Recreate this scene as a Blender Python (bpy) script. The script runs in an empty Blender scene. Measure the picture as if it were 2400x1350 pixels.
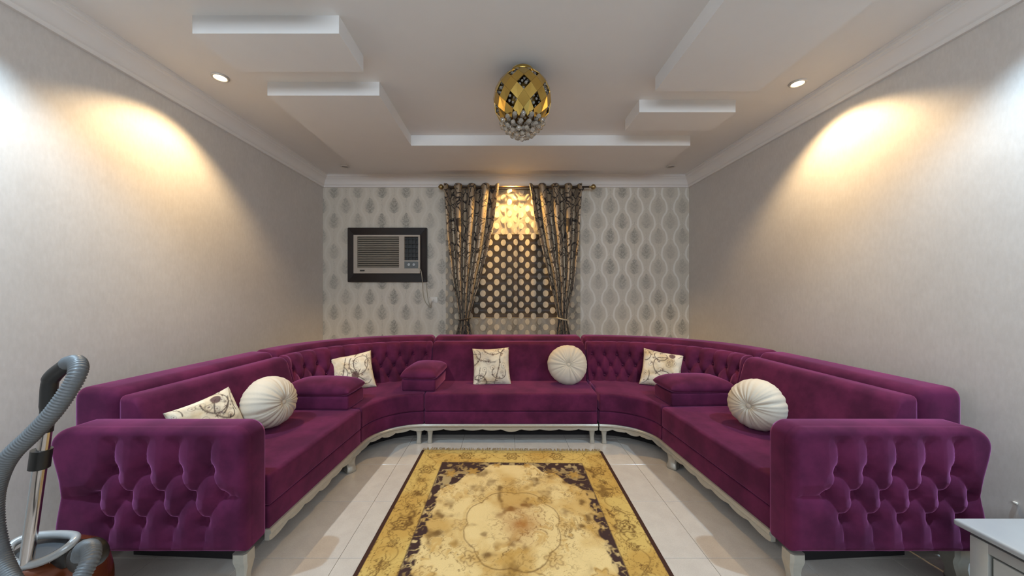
import bpy, bmesh, math, random
import numpy as np
from mathutils import Vector, Matrix
PI = math.pi
random.seed(7)
rng = np.random.default_rng(11)
SC = bpy.context.scene
COL = SC.collection

# ------------------------------------------------------------------ camera
CAMZ, F, VX, VY = 1.40, 800.0, 1180.0, 682.0
cam = bpy.data.cameras.new('camera')
cam.sensor_fit = 'HORIZONTAL'; cam.sensor_width = 36.0
cam.lens = 36.0 * F / 2400.0
cam.shift_x = (1200.0 - VX) / 2400.0
cam.shift_y = (VY - 675.0) / 2400.0
cam.clip_start = 0.02
co = bpy.data.objects.new('camera', cam)
co.location = (0, 0, CAMZ); co.rotation_euler = (PI / 2, 0, 0)
COL.objects.link(co); SC.camera = co

# ------------------------------------------------------------------ world, light, exposure
W = bpy.data.worlds.new('world'); SC.world = W; W.use_nodes = True
bg = W.node_tree.nodes['Background']
bg.inputs[0].default_value = (0.55, 0.70, 1.0, 1); bg.inputs[1].default_value = 0.35
SC.view_settings.view_transform = 'Standard'; SC.view_settings.look = 'None'
SC.view_settings.gamma = 1.0; SC.view_settings.use_curve_mapping = False
SC.view_settings.exposure = 0.0
try:
    SC.cycles.use_denoising = True
    SC.cycles.max_bounces = 10; SC.cycles.diffuse_bounces = 5; SC.cycles.glossy_bounces = 4
    SC.cycles.transparent_max_bounces = 16; SC.cycles.transmission_bounces = 8
    SC.cycles.caustics_reflective = False; SC.cycles.caustics_refractive = False
    SC.cycles.sample_clamp_indirect = 6.0
except Exception: pass
# daylight through the wide window in the wall behind the camera
a = bpy.data.lights.new('daylight', 'AREA'); a.shape = 'RECTANGLE'; a.size = 3.4; a.size_y = 0.8
a.energy = 84; a.color = (0.78, 0.89, 1.0)
ao = bpy.data.objects.new('daylight', a); ao.location = (0, -1.55, 2.34); ao.rotation_euler = (PI / 2, 0, 0)
COL.objects.link(ao)

# ------------------------------------------------------------------ room numbers
XL, XR, YB, YF, HC = -2.448, 2.517, 4.63, -1.6, 2.95
WARM, AMBER, COOL = (1.0, 0.71, 0.38), (1.0, 0.61, 0.20), (0.56, 0.79, 1.0)
SPOTS = [(-2.05, 2.47, 126, WARM), (2.19, 2.54, 126, WARM), (0.11, 4.31, 175, AMBER), (-1.97, 4.24, 0, None), (2.08, 4.24, 0, None),
         (-2.12, 1.12, 235, COOL), (2.22, 1.12, 235, COOL)]

# ------------------------------------------------------------------ helpers
def tag(o, label=None, cat=None, group=None, kind=None):
    if label: o['label'] = label
    if cat: o['category'] = cat
    if group: o['group'] = group
    if kind: o['kind'] = kind
    return o

def link(name, me, m=None, parent=None, smooth=None):
    o = bpy.data.objects.new(name, me); COL.objects.link(o)
    if m is not None:
        me.materials.clear(); me.materials.append(m)
    if parent is not None: o.parent = parent
    if smooth is not None:
        me.shade_smooth()
        if smooth < 179: me.set_sharp_from_angle(angle=math.radians(smooth))
    return o

def empty(name, loc=(0, 0, 0), label=None, cat=None, group=None):
    o = bpy.data.objects.new(name, None); COL.objects.link(o); o.location = loc
    o.empty_display_size = 0.1
    return tag(o, label, cat, group)

def pyd(name, verts, faces, m=None, parent=None, smooth=None, fix=True):
    me = bpy.data.meshes.new(name)
    me.from_pydata([tuple(v) for v in verts], [], [tuple(f) for f in faces])
    if fix:
        bm = bmesh.new(); bm.from_mesh(me); bmesh.ops.recalc_face_normals(bm, faces=bm.faces); bm.to_mesh(me); bm.free()
    me.update()
    return link(name, me, m, parent, smooth)

def bm_obj(name, bm, m=None, parent=None, smooth=None):
    me = bpy.data.meshes.new(name); bm.to_mesh(me); bm.free()
    return link(name, me, m, parent, smooth)

def add_box(bm, x0, x1, y0, y1, z0, z1, bev=0.0, seg=2):
    r = bmesh.ops.create_cube(bm, size=1.0)
    vs = r['verts']
    for v in vs:
        v.co = Vector(((x0 + x1) / 2 + v.co.x * (x1 - x0), (y0 + y1) / 2 + v.co.y * (y1 - y0), (z0 + z1) / 2 + v.co.z * (z1 - z0)))
    if bev > 0:
        es = list({e for v in vs for e in v.link_edges})
        bmesh.ops.bevel(bm, geom=es, offset=bev, segments=seg, profile=0.5, affect='EDGES')

def box(name, x0, x1, y0, y1, z0, z1, m=None, parent=None, bev=0.0, seg=2, smooth=40):
    bm = bmesh.new(); add_box(bm, x0, x1, y0, y1, z0, z1, bev, seg)
    return bm_obj(name, bm, m, parent, smooth if bev > 0 else None)

def tube_verts(path, rad, n=12, closed=False, up=(0, 0, 1)):
    P = [Vector(p) for p in path]; N = len(P)
    rads = rad if hasattr(rad, '__len__') else [rad] * N
    vs, fs = [], []
    pu = None
    for i in range(N):
        if closed: t = (P[(i + 1) % N] - P[i - 1])
        else: t = P[min(i + 1, N - 1)] - P[max(i - 1, 0)]
        t.normalize()
        if pu is None:
            u = Vector(up).cross(t)
            if u.length < 1e-3: u = Vector((1, 0, 0)).cross(t)
        else:
            u = pu - t * pu.dot(t)
        u.normalize(); pu = u; w = t.cross(u)
        for k in range(n):
            a_ = 2 * PI * k / n
            vs.append(P[i] + (u * math.cos(a_) + w * math.sin(a_)) * rads[i])
    for i in range(N if closed else N - 1):
        j = (i + 1) % N
        for k in range(n):
            fs.append((i * n + k, i * n + (k + 1) % n, j * n + (k + 1) % n, j * n + k))
    if not closed:
        fs.append(tuple(range(n - 1, -1, -1))); fs.append(tuple((N - 1) * n + k for k in range(n)))
    return vs, fs

def tube(name, path, rad, m=None, parent=None, n=12, closed=False, smooth=50):
    v, f = tube_verts(path, rad, n, closed)
    return pyd(name, v, f, m, parent, smooth)

def spline(pts, n=12):
    """Catmull-Rom through points"""
    P = [Vector(p) for p in pts]; out = []
    for i in range(len(P) - 1):
        p0 = P[max(i - 1, 0)]; p1 = P[i]; p2 = P[i + 1]; p3 = P[min(i + 2, len(P) - 1)]
        for k in range(n):
            t = k / n
            out.append(0.5 * ((2 * p1) + (p2 - p0) * t + (2 * p0 - 5 * p1 + 4 * p2 - p3) * t * t + (3 * p1 - p0 - 3 * p2 + p3) * t ** 3))
    out.append(P[-1]); return out

def lathe(name, prof, m=None, parent=None, n=24, loc=(0, 0, 0), rot=None, smooth=50):
    vs, fs = [], []
    for r, z in prof:
        for k in range(n):
            vs.append(Vector((r * math.cos(2 * PI * k / n), r * math.sin(2 * PI * k / n), z)))
    M = len(prof)
    for i in range(M - 1):
        for k in range(n):
            fs.append((i * n + k, i * n + (k + 1) % n, (i + 1) * n + (k + 1) % n, (i + 1) * n + k))
    fs.append(tuple(range(n))); fs.append(tuple((M - 1) * n + k for k in range(n)))
    mt = Matrix.Translation(loc) @ (rot.to_4x4() if rot is not None else Matrix.Identity(4))
    return pyd(name, [mt @ v for v in vs], fs, m, parent, smooth)

def round_poly(pts, rads, seg=6):
    out = []; n = len(pts)
    for i in range(n):
        p = Vector(pts[i]); a_ = Vector(pts[i - 1]) - p; b_ = Vector(pts[(i + 1) % n]) - p
        r = rads[i] if hasattr(rads, '__len__') else rads
        if r <= 0: out.append(tuple(p)); continue
        la, lb = a_.length, b_.length; a_.normalize(); b_.normalize()
        ang = a_.angle(b_); t = min(r / math.tan(ang / 2), 0.48 * la, 0.48 * lb)
        p0 = p + a_ * t; p2 = p + b_ * t
        for k in range(seg + 1):
            s = k / seg
            out.append(tuple(p0 * (1 - s) ** 2 + p * 2 * s * (1 - s) + p2 * s * s))
    return out

def resample(pts, step):
    out = []; n = len(pts)
    for i in range(n):
        a_ = Vector(pts[i]); b_ = Vector(pts[(i + 1) % n]); L = (b_ - a_).length
        k = max(1, int(round(L / step)))
        for j in range(k): out.append(tuple(a_.lerp(b_, j / k)))
    return out

def seg_dist(P, A, B):
    AB = B - A; L2 = (AB ** 2).sum(); t = np.clip(((P - A) @ AB) / max(L2, 1e-9), 0, 1)
    return np.sqrt(((P - (A + t[:, None] * AB)) ** 2).sum(1))

def tuft(P, buttons, segs, R=0.055, A=0.022, B=0.022, sb=0.02):
    """height (<=0) of deep buttoning: creases along segs, pits at buttons"""
    d = np.full(len(P), 9.0)
    for s in segs: d = np.minimum(d, seg_dist(P, np.array(s[0], float), np.array(s[1], float)))
    db = np.full(len(P), 9.0)
    for b in buttons: db = np.minimum(db, np.sqrt(((P - np.array(b, float)) ** 2).sum(1)))
    h = -A * (1 - np.clip(d / R, 0, 1) ** 0.55) - B * np.exp(-(db / sb) ** 2) - A * 0.5 * np.exp(-(db / (sb * 2.4)) ** 2)
    return h

def vnoise(x, y, seed=0):
    r = np.random.default_rng(seed).random((64, 64))
    xi = np.floor(x).astype(int); yi = np.floor(y).astype(int)
    fx = x - xi; fy = y - yi; fx = fx * fx * (3 - 2 * fx); fy = fy * fy * (3 - 2 * fy)
    g = lambda i, j: r[i % 64, j % 64]
    return (g(xi, yi) * (1 - fx) + g(xi + 1, yi) * fx) * (1 - fy) + (g(xi, yi + 1) * (1 - fx) + g(xi + 1, yi + 1) * fx) * fy

def fbm(x, y, oct=4, seed=0):
    s = 0; a_ = 0.5; t = 0
    for k in range(oct):
        s = s + a_ * vnoise(x * 2 ** k + 7.3 * k, y * 2 ** k + 3.1 * k, seed + k); t += a_; a_ *= 0.5
    return s / t

def srgb(r, g, b):
    f = lambda c: (c / 255 / 12.92) if c / 255 <= 0.04045 else ((c / 255 + 0.055) / 1.055) ** 2.4
    return (f(r), f(g), f(b))

# ------------------------------------------------------------------ materials
class NT:
    def __init__(self, name):
        self.m = bpy.data.materials.new(name); self.m.use_nodes = True
        self.t = self.m.node_tree; self.b = self.t.nodes['Principled BSDF']; self.out = self.t.nodes['Material Output']
    def n(self, typ, **kw):
        nd = self.t.nodes.new(typ)
        for k, v in kw.items(): setattr(nd, k, v)
        return nd
    def l(self, a_, b_): self.t.links.new(a_, b_)
    def put(self, sock, v):
        if hasattr(v, 'is_output') or isinstance(v, bpy.types.NodeSocket): self.l(v, sock)
        else: sock.default_value = v
    def M(self, op, a_, b_=None, c=None):
        nd = self.n('ShaderNodeMath', operation=op)
        self.put(nd.inputs[0], a_)
        if b_ is not None: self.put(nd.inputs[1], b_)
        if c is not None: self.put(nd.inputs[2], c)
        return nd.outputs[0]
    def step(self, x, a_, b_, lo=0.0, hi=1.0):
        nd = self.n('ShaderNodeMapRange', interpolation_type='SMOOTHSTEP')
        self.put(nd.inputs[0], x); nd.inputs[1].default_value = a_; nd.inputs[2].default_value = b_
        nd.inputs[3].default_value = lo; nd.inputs[4].default_value = hi
        return nd.outputs[0]
    def mix(self, fac, a_, b_):
        nd = self.n('ShaderNodeMix', data_type='RGBA')
        self.put(nd.inputs[0], fac)
        for i, v in ((6, a_), (7, b_)):
            if isinstance(v, tuple): nd.inputs[i].default_value = (*v[:3], 1)
            else: self.l(v, nd.inputs[i])
        return nd.outputs[2]
    def coords(self, which='Object'):
        return self.n('ShaderNodeTexCoord').outputs[which]
    def xyz(self, v):
        nd = self.n('ShaderNodeSeparateXYZ'); self.l(v, nd.inputs[0]); return nd.outputs
    def noise(self, scale, detail=3, rough=0.5, vec=None, sc=None):
        nd = self.n('ShaderNodeTexNoise'); nd.inputs['Scale'].default_value = scale; nd.inputs['Detail'].default_value = detail
        nd.inputs['Roughness'].default_value = rough
        v = vec if vec is not None else self.coords()
        if sc is not None:
            mp = self.n('ShaderNodeMapping'); mp.inputs['Scale'].default_value = sc; self.l(v, mp.inputs[0]); v = mp.outputs[0]
        self.l(v, nd.inputs['Vector'])
        return nd.outputs['Fac']
    def bump(self, h, strength=0.2, dist=0.01):
        nd = self.n('ShaderNodeBump'); nd.inputs['Strength'].default_value = strength; nd.inputs['Distance'].default_value = dist
        self.l(h, nd.inputs['Height']); self.l(nd.outputs[0], self.b.inputs['Normal'])
    def set(self, **kw):
        for k, v in kw.items():
            s = self.b.inputs[k.replace('_', ' ')]
            if isinstance(v, tuple) and len(v) == 3: v = (*v, 1)
            self.put(s, v)
        return self

def plain(name, col, rough=0.5, metal=0.0, noise=0.06, nscale=30, bump=0.0, **kw):
    m = NT(name); f = m.noise(nscale, 3)
    c0 = tuple(c * (1 - noise) for c in col); c1 = tuple(min(1, c * (1 + noise)) for c in col)
    m.set(Base_Color=m.mix(f, c0, c1), Roughness=rough, Metallic=metal, **kw)
    if bump: m.bump(f, bump, 0.004)
    return m.m

def velvet_mat():
    m = NT('purple_velvet')
    v = m.coords()
    f1 = m.noise(5.0, 4, 0.6, v); f2 = m.noise(180, 2, 0.5, v)
    f = m.M('ADD', m.M('MULTIPLY', m.step(f1, 0.3, 0.72), 0.85), m.M('MULTIPLY', f2, 0.15))
    m.set(Base_Color=m.mix(f, (0.048, 0.0072, 0.026), (0.114, 0.0160, 0.056)), Roughness=0.85)
    m.b.inputs['Specular IOR Level'].default_value = 0.12
    m.b.inputs['Sheen Weight'].default_value = 0.60
    m.b.inputs['Sheen Roughness'].default_value = 0.34
    m.b.inputs['Sheen Tint'].default_value = (0.80, 0.25, 0.60, 1)
    m.bump(f2, 0.10, 0.002)
    return m.m

def wall_mat():
    m = NT('beige_wallpaper'); v = m.coords()
    f1 = m.noise(2.2, 6, 0.65, v); f2 = m.noise(60, 4, 0.6, v, (1, 1, 0.35)); f3 = m.noise(11, 5, 0.7, v)
    f = m.M('ADD', m.M('MULTIPLY', f1, 0.3), m.M('ADD', m.M('MULTIPLY', f2, 0.4), m.M('MULTIPLY', f3, 0.3)))
    m.set(Base_Color=m.mix(m.step(f, 0.33, 0.68), (0.545, 0.51, 0.475), (0.62, 0.585, 0.55)), Roughness=0.55)
    m.bump(f2, 0.18, 0.003)
    return m.m

def damask_mat():
    """staggered ogee damask: veined leaf drops inside pale pointed rings"""
    m = NT('damask_wallpaper'); v = m.coords(); X, Y, Z = m.xyz(v)
    wob = m.M('MULTIPLY', m.M('SUBTRACT', m.noise(30, 3, 0.7, v), 0.5), 0.07)
    a1 = m.M('DIVIDE', m.M('SUBTRACT', X, 1.123), 0.326); b1 = m.M('DIVIDE', m.M('SUBTRACT', Z, 0.914), 0.413)
    def drop(px, pz, Wd, h, dz):
        t = m.n('ShaderNodeClamp'); m.l(m.M('DIVIDE', m.M('ADD', pz, h + dz), 2 * h), t.inputs[0]); t = t.outputs[0]
        w = m.M('MULTIPLY', m.M('MULTIPLY', m.M('POWER', t, 0.55), m.M('POWER', m.M('SUBTRACT', 1.0, t), 0.85)), 2.5 * Wd)
        return m.M('DIVIDE', m.M('ABSOLUTE', px), m.M('MAXIMUM', w, 0.002)), t
    motif = ring = None
    for off in (0.0, 0.5):
        px = m.M('MULTIPLY', m.M('SUBTRACT', m.M('FRACT', m.M('ADD', a1, off + 0.5)), 0.5), 0.326)
        pz = m.M('MULTIPLY', m.M('SUBTRACT', m.M('FRACT', m.M('ADD', b1, off + 0.5)), 0.5), 0.413)
        px = m.M('ADD', px, wob); px0 = m.M('SUBTRACT', px, wob)
        q, t = drop(px, pz, 0.084, 0.108, 0.005)
        vein = m.M('ABSOLUTE', m.M('SINE', m.M('SUBTRACT', m.M('MULTIPLY', t, 12.0), m.M('MULTIPLY', q, 4.5))))
        leaf = m.M('MULTIPLY', m.step(q, 1.1, 0.25), m.M('ADD', 0.55, m.M('MULTIPLY', vein, 0.38)))
        q2, t2 = drop(px0, pz, 0.118, 0.178, 0.005)
        rg = m.M('MULTIPLY', m.step(m.M('ABSOLUTE', m.M('SUBTRACT', q2, 1.0)), 0.17, 0.05), m.step(t2, 0.02, 0.10))
        motif = leaf if motif is None else m.M('MAXIMUM', motif, leaf)
        ring = rg if ring is None else m.M('MAXIMUM', ring, rg)
    vo = m.n('ShaderNodeTexVoronoi'); vo.inputs['Scale'].default_value = 70; m.l(v, vo.inputs['Vector'])
    motif = m.M('MULTIPLY', motif, m.M('ADD', 0.5, m.M('MULTIPLY', m.step(vo.outputs['Distance'], 0.15, 0.6), 0.75)))
    fade = m.step(m.noise(1.1, 2, 0.5, v), 0.36, 0.62, 0.45, 1.0)      # worn patches
    motif = m.M('MULTIPLY', motif, fade)
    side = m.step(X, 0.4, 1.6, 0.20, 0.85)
    base = m.mix(m.noise(50, 3, 0.6, v), (0.58, 0.535, 0.455), (0.66, 0.615, 0.53))
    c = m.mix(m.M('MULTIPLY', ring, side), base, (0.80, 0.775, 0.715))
    c = m.mix(m.M('MULTIPLY', motif, 0.74), c, (0.23, 0.22, 0.19))
    m.set(Base_Color=c, Roughness=0.5); m.bump(motif, 0.1, 0.002)
    return m.m

def attr_mat(name, rough=0.9, sheen=0.2, nscale=220, bump=0.3, dist=0.004):
    m = NT(name); at = m.n('ShaderNodeAttribute', attribute_name='col')
    f = m.noise(nscale, 2, 0.5)
    c = m.mix(m.M('MULTIPLY', f, 0.25), at.outputs['Color'], (0.02, 0.012, 0.01))
    m.set(Base_Color=c, Roughness=rough); m.b.inputs['Sheen Weight'].default_value = sheen
    m.b.inputs['Specular IOR Level'].default_value = 0.2
    m.bump(f, bump, dist); return m.m

def drape_mat():
    m = NT('brown_jacquard'); uv = m.coords('UV')
    w = m.n('ShaderNodeTexNoise'); w.inputs['Scale'].default_value = 7; w.inputs['Detail'].default_value = 2; m.l(uv, w.inputs['Vector'])
    mx = m.n('ShaderNodeVectorMath', operation='MULTIPLY_ADD'); m.l(w.outputs['Color'], mx.inputs[0]); mx.inputs[1].default_value = (0.14, 0.14, 0); m.l(uv, mx.inputs[2])
    vo = m.n('ShaderNodeTexVoronoi', feature='DISTANCE_TO_EDGE'); vo.inputs['Scale'].default_value = 9; m.l(mx.outputs[0], vo.inputs['Vector'])
    vine = m.step(vo.outputs['Distance'], 0.075, 0.03)
    v2 = m.n('ShaderNodeTexVoronoi'); v2.inputs['Scale'].default_value = 22; m.l(mx.outputs[0], v2.inputs['Vector'])
    leaf = m.step(v2.outputs['Distance'], 0.32, 0.22)
    pat = m.M('MAXIMUM', vine, m.M('MULTIPLY', leaf, 0.8))
    c = m.mix(pat, (0.34, 0.26, 0.175), (0.020, 0.012, 0.009))
    m.set(Base_Color=c, Roughness=m.step(pat, 0, 1, 0.38, 0.75), Metallic=m.step(pat, 0, 1, 0.35, 0.0))
    m.b.inputs['Sheen Weight'].default_value = 0.2
    m.bump(pat, 0.2, 0.002)
    return m.m

def sheer_mat():
    m = NT('dotted_sheer'); uv = m.coords('UV'); U, V, _ = m.xyz(uv)
    du, dv = 0.196, 0.152
    a1 = m.M('DIVIDE', U, du); b1 = m.M('DIVIDE', V, dv)
    def cell(off):
        p = m.M('MULTIPLY', m.M('SUBTRACT', m.M('FRACT', m.M('ADD', a1, off)), 0.5), du)
        q = m.M('MULTIPLY', m.M('SUBTRACT', m.M('FRACT', m.M('ADD', b1, off)), 0.5), dv)
        return m.M('SQRT', m.M('ADD', m.M('MULTIPLY', p, p), m.M('MULTIPLY', m.M('MULTIPLY', q, q), 0.85)))
    d = m.M('MINIMUM', cell(0.0), cell(0.5))
    dot = m.step(d, 0.0415, 0.037)
    vo = m.n('ShaderNodeTexNoise'); vo.inputs['Scale'].default_value = 30; m.l(uv, vo.inputs['Vector'])
    c = m.mix(m.M('MULTIPLY', dot, m.step(vo.outputs['Fac'], 0.3, 0.7, 0.85, 1)), (0.20, 0.145, 0.09), (0.78, 0.70, 0.56))
    t = m.t; df = m.n('ShaderNodeBsdfDiffuse'); tl = m.n('ShaderNodeBsdfTranslucent'); tr = m.n('ShaderNodeBsdfTransparent')
    m.l(c, df.inputs[0]); m.l(c, tl.inputs[0])
    s1 = m.n('ShaderNodeMixShader'); s1.inputs[0].default_value = 0.25; m.l(df.outputs[0], s1.inputs[1]); m.l(tl.outputs[0], s1.inputs[2])
    s2 = m.n('ShaderNodeMixShader'); m.l(m.step(dot, 0, 1, 0.30, 0.95), s2.inputs[0]); m.l(tr.outputs[0], s2.inputs[1]); m.l(s1.outputs[0], s2.inputs[2])
    m.l(s2.outputs[0], m.out.inputs[0])
    return m.m

def tile_mat():
    m = NT('polished_floor_tile'); v = m.coords('Object')
    ob = m.n('ShaderNodeObjectInfo')
    f = m.M('ADD', m.M('MULTIPLY', m.noise(9, 5, 0.6, v), 0.6), m.M('MULTIPLY', m.noise(160, 2, 0.5, v), 0.4))
    c = m.mix(m.step(f, 0.35, 0.65), (0.44, 0.40, 0.355), (0.50, 0.46, 0.41))
    c = m.mix(m.M('MULTIPLY', ob.outputs['Random'], 0.12), c, (0.42, 0.38, 0.33))
    m.set(Base_Color=c, Roughness=0.16); m.b.inputs['Specular IOR Level'].default_value = 0.45
    return m.m

def emit_mat(name, col, s):
    m = NT(name); m.set(Base_Color=(0.9, 0.9, 0.9), Emission_Color=col, Emission_Strength=s); m.noise(10); return m.m

VELVET = velvet_mat()
WALL = wall_mat(); DAMASK = damask_mat(); TILE = tile_mat()
PAINT = plain('ceiling_paint', (0.74, 0.725, 0.71), 0.7, noise=0.02, nscale=8, bump=0.05)
CORNICE = plain('cornice_plaster', (0.74, 0.71, 0.68), 0.55, noise=0.02, nscale=12)
GROUT = plain('grout', (0.22, 0.19, 0.16), 0.9)
SILVER = plain('silver_leaf_wood', (0.43, 0.405, 0.35), 0.34, 0.5, noise=0.12, nscale=40, bump=0.08)
GOLD = plain('polished_gold', (0.66, 0.44, 0.115), 0.13, 1.0, noise=0.05)
GOLDIN = plain('dark_gold', (0.16, 0.10, 0.03), 0.3, 1.0)
BRASS = plain('aged_brass', (0.42, 0.31, 0.14), 0.3, 0.9)
RODM = plain('dark_rod', (0.05, 0.033, 0.022), 0.35, 0.5)
DRAPE = drape_mat(); SHEER = sheer_mat()
WOODF = plain('dark_frame_wood', (0.016, 0.010, 0.009), 0.32, 0.0, noise=0.3, nscale=14)
WOODF.node_tree.nodes['Principled BSDF'].inputs['Specular IOR Level'].default_value = 0.25
ACPL = plain('aged_beige_plastic', (0.44, 0.39, 0.33), 0.45, noise=0.05)
ACSL = plain('grille_plastic', (0.25, 0.225, 0.185), 0.5, noise=0.05)
BLACK = plain('black_plastic', (0.012, 0.012, 0.012), 0.4)
PANELM = plain('grey_control_panel', (0.10, 0.115, 0.115), 0.35, noise=0.35, nscale=90)
WHITE = plain('white_plastic', (0.75, 0.72, 0.66), 0.4)
CORD = plain('beige_cord', (0.40, 0.36, 0.28), 0.5)
UNDERSHADE = plain('under_shade_black', (0.012, 0.010, 0.011), 0.95)  # black that stands in for the shade below the sofas
LINEN = plain('cream_linen', (0.57, 0.505, 0.405), 0.8, noise=0.05, nscale=120, bump=0.1)
LINEN.node_tree.nodes['Principled BSDF'].inputs['Sheen Weight'].default_value = 0.2
FLORAL = attr_mat('floral_cushion_fabric', 0.75, 0.2, 260, 0.15, 0.002)
RUGM = attr_mat('rug_pile', 0.9, 0.0, 240, 0.35, 0.004)
FRINGE = plain('rug_fringe', (0.38, 0.27, 0.11), 0.9, noise=0.5, nscale=60)
CHROME = plain('brushed_tube', (0.55, 0.51, 0.49), 0.2, 1.0)
HOSEM = plain('grey_hose', (0.105, 0.115, 0.122), 0.42, noise=0.1)
COPPER = plain('copper_brown_plastic', (0.13, 0.034, 0.012), 0.16, 0.25, noise=0.15, nscale=14)
GREYP = plain('silver_grey_plastic', (0.36, 0.38, 0.39), 0.3, 0.2)
DKGREY = plain('dark_grey_plastic', (0.06, 0.062, 0.066), 0.4)
CHESTM = plain('silver_paint_wood', (0.44, 0.445, 0.42), 0.30, 0.25, noise=0.05, nscale=50)
CHESTTOP = plain('grey_glossy_top', (0.40, 0.42, 0.43), 0.22, 0.1, noise=0.05, nscale=10)
DARKGAP = plain('dark_shutter', (0.020, 0.012, 0.009), 0.7)
WINFR = plain('window_frame_paint', (0.07, 0.05, 0.04), 0.4)
LAMPON = emit_mat('lit_lamp', (1.0, 0.78, 0.45, 1), 26.0)
LAMPCOOL = emit_mat('lit_cool_lamp', (0.85, 0.93, 1.0, 1), 26.0)
LAMPOFF = plain('unlit_lamp_glass', (0.30, 0.27, 0.24), 0.2)
RINGM = plain('downlight_ring', (0.62, 0.59, 0.55), 0.35, 0.3)
cm = NT('crystal'); cm.set(Base_Color=(0.90, 0.84, 0.74), Roughness=0.03, Transmission_Weight=0.8, IOR=1.55); cm.noise(5); CRYSTAL = cm.m
gm = NT('window_glass'); gm.set(Base_Color=(0.6, 0.62, 0.6), Roughness=0.5, Transmission_Weight=1.0, IOR=1.45); gm.noise(5); GLASS = gm.m

# ------------------------------------------------------------------ room shell
T = 0.2
def struct(o, label=None):
    o['kind'] = 'structure'
    if label: o['label'] = label
    return o
# floor: grout bed with one slab per tile
floor = struct(box('floor', XL - T, XR + T, YF - T, YB + T, -0.12, -0.006, GROUT), 'cream polished tile floor')
TS = 0.4828
bm = bmesh.new(); add_box(bm, -TS / 2 + 0.0011, TS / 2 - 0.0011, -TS / 2 + 0.0011, TS / 2 - 0.0011, -0.010, 0.0, 0.0012, 1)
tme = bpy.data.meshes.new('tile'); bm.to_mesh(tme); bm.free(); tme.materials.append(TILE)
ix0 = -4; 
for i in range(-4, 8):
    for j in range(-7, 7):
        cx = -0.862 + (i + 0.5) * TS; cy = 1.789 + (j + 0.5) * TS
        if cx + TS / 2 < XL or cx - TS / 2 > XR or cy + TS / 2 < YF or cy - TS / 2 > YB: continue
        o = bpy.data.objects.new('tile', tme); o.location = (cx, cy, random.uniform(-0.0004, 0.0)); o.parent = floor; COL.objects.link(o)
struct(box('ceiling', XL - T, XR + T, YF - T, YB + T, HC, HC + 0.15, PAINT), 'plain painted ceiling')
struct(box('wall_left', XL - T, XL, YF, YB + T, -0.12, HC + 0.02, WALL), 'left wall in mottled beige wallpaper')
struct(box('wall_right', XR, XR + T, YF, YB + T, -0.12, HC + 0.02, WALL), 'right wall in mottled beige wallpaper')
WX0, WX1, WZ0, WZ1 = -0.46, 0.80, 1.035, 2.17
def wall_with_hole(name, x0, x1, y0, y1, z0, z1, hx0, hx1, hz0, hz1, m):
    bm = bmesh.new()
    add_box(bm, x0, hx0, y0, y1, z0, z1); add_box(bm, hx1, x1, y0, y1, z0, z1)
    add_box(bm, hx0, hx1, y0, y1, z0, hz0); add_box(bm, hx0, hx1, y0, y1, hz1, z1)
    return bm_obj(name, bm, m)
struct(wall_with_hole('wall_back', XL, XR, YB, YB + T, -0.12, HC + 0.02, WX0, WX1, WZ0, WZ1, DAMASK), 'back wall in damask wallpaper')
struct(wall_with_hole('wall_front', XL, XR, YF - T, YF, -0.12, HC + 0.02, -1.75, 1.75, 1.85, 2.80, WALL), 'wall behind the viewer with a wide window opening')
# window behind the sheer
win = struct(empty('window_1', ((WX0 + WX1) / 2, YB, WZ0)), 'dark window behind the sheer curtain')
def wl(x0, x1, y0, y1, z0, z1, nm, m, par=win):
    c = win.location
    return box(nm, x0 - c.x, x1 - c.x, y0 - c.y, y1 - c.y, z0 - c.z, z1 - c.z, m, par, 0.004, 1)
wl(WX0, WX0 + 0.05, YB + 0.08, YB + 0.14, WZ0, WZ1, 'window_frame', WINFR)
wl(WX1 - 0.05, WX1, YB + 0.08, YB + 0.14, WZ0, WZ1, 'window_frame', WINFR)
wl(WX0 + 0.05, WX1 - 0.05, YB + 0.08, YB + 0.14, WZ0, WZ0 + 0.05, 'window_frame', WINFR)
wl(WX0 + 0.05, WX1 - 0.05, YB + 0.08, YB + 0.14, WZ1 - 0.05, WZ1, 'window_frame', WINFR)
wl((WX0 + WX1) / 2 - 0.025, (WX0 + WX1) / 2 + 0.025, YB + 0.08, YB + 0.14, WZ0 + 0.05, WZ1 - 0.05, 'mullion', WINFR)
wl(WX0 + 0.05, (WX0 + WX1) / 2 - 0.025, YB + 0.105, YB + 0.111, WZ0 + 0.05, WZ1 - 0.05, 'window_pane', GLASS)
wl((WX0 + WX1) / 2 + 0.025, WX1 - 0.05, YB + 0.105, YB + 0.111, WZ0 + 0.05, WZ1 - 0.05, 'window_pane', GLASS)
for k in range(12):
    h = (WZ1 - WZ0) / 12
    wl(WX0, WX1, YB + 0.16, YB + 0.18, WZ0 + k * h + 0.003, WZ0 + (k + 1) * h - 0.003, 'shutter_slat', DARKGAP)

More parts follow.
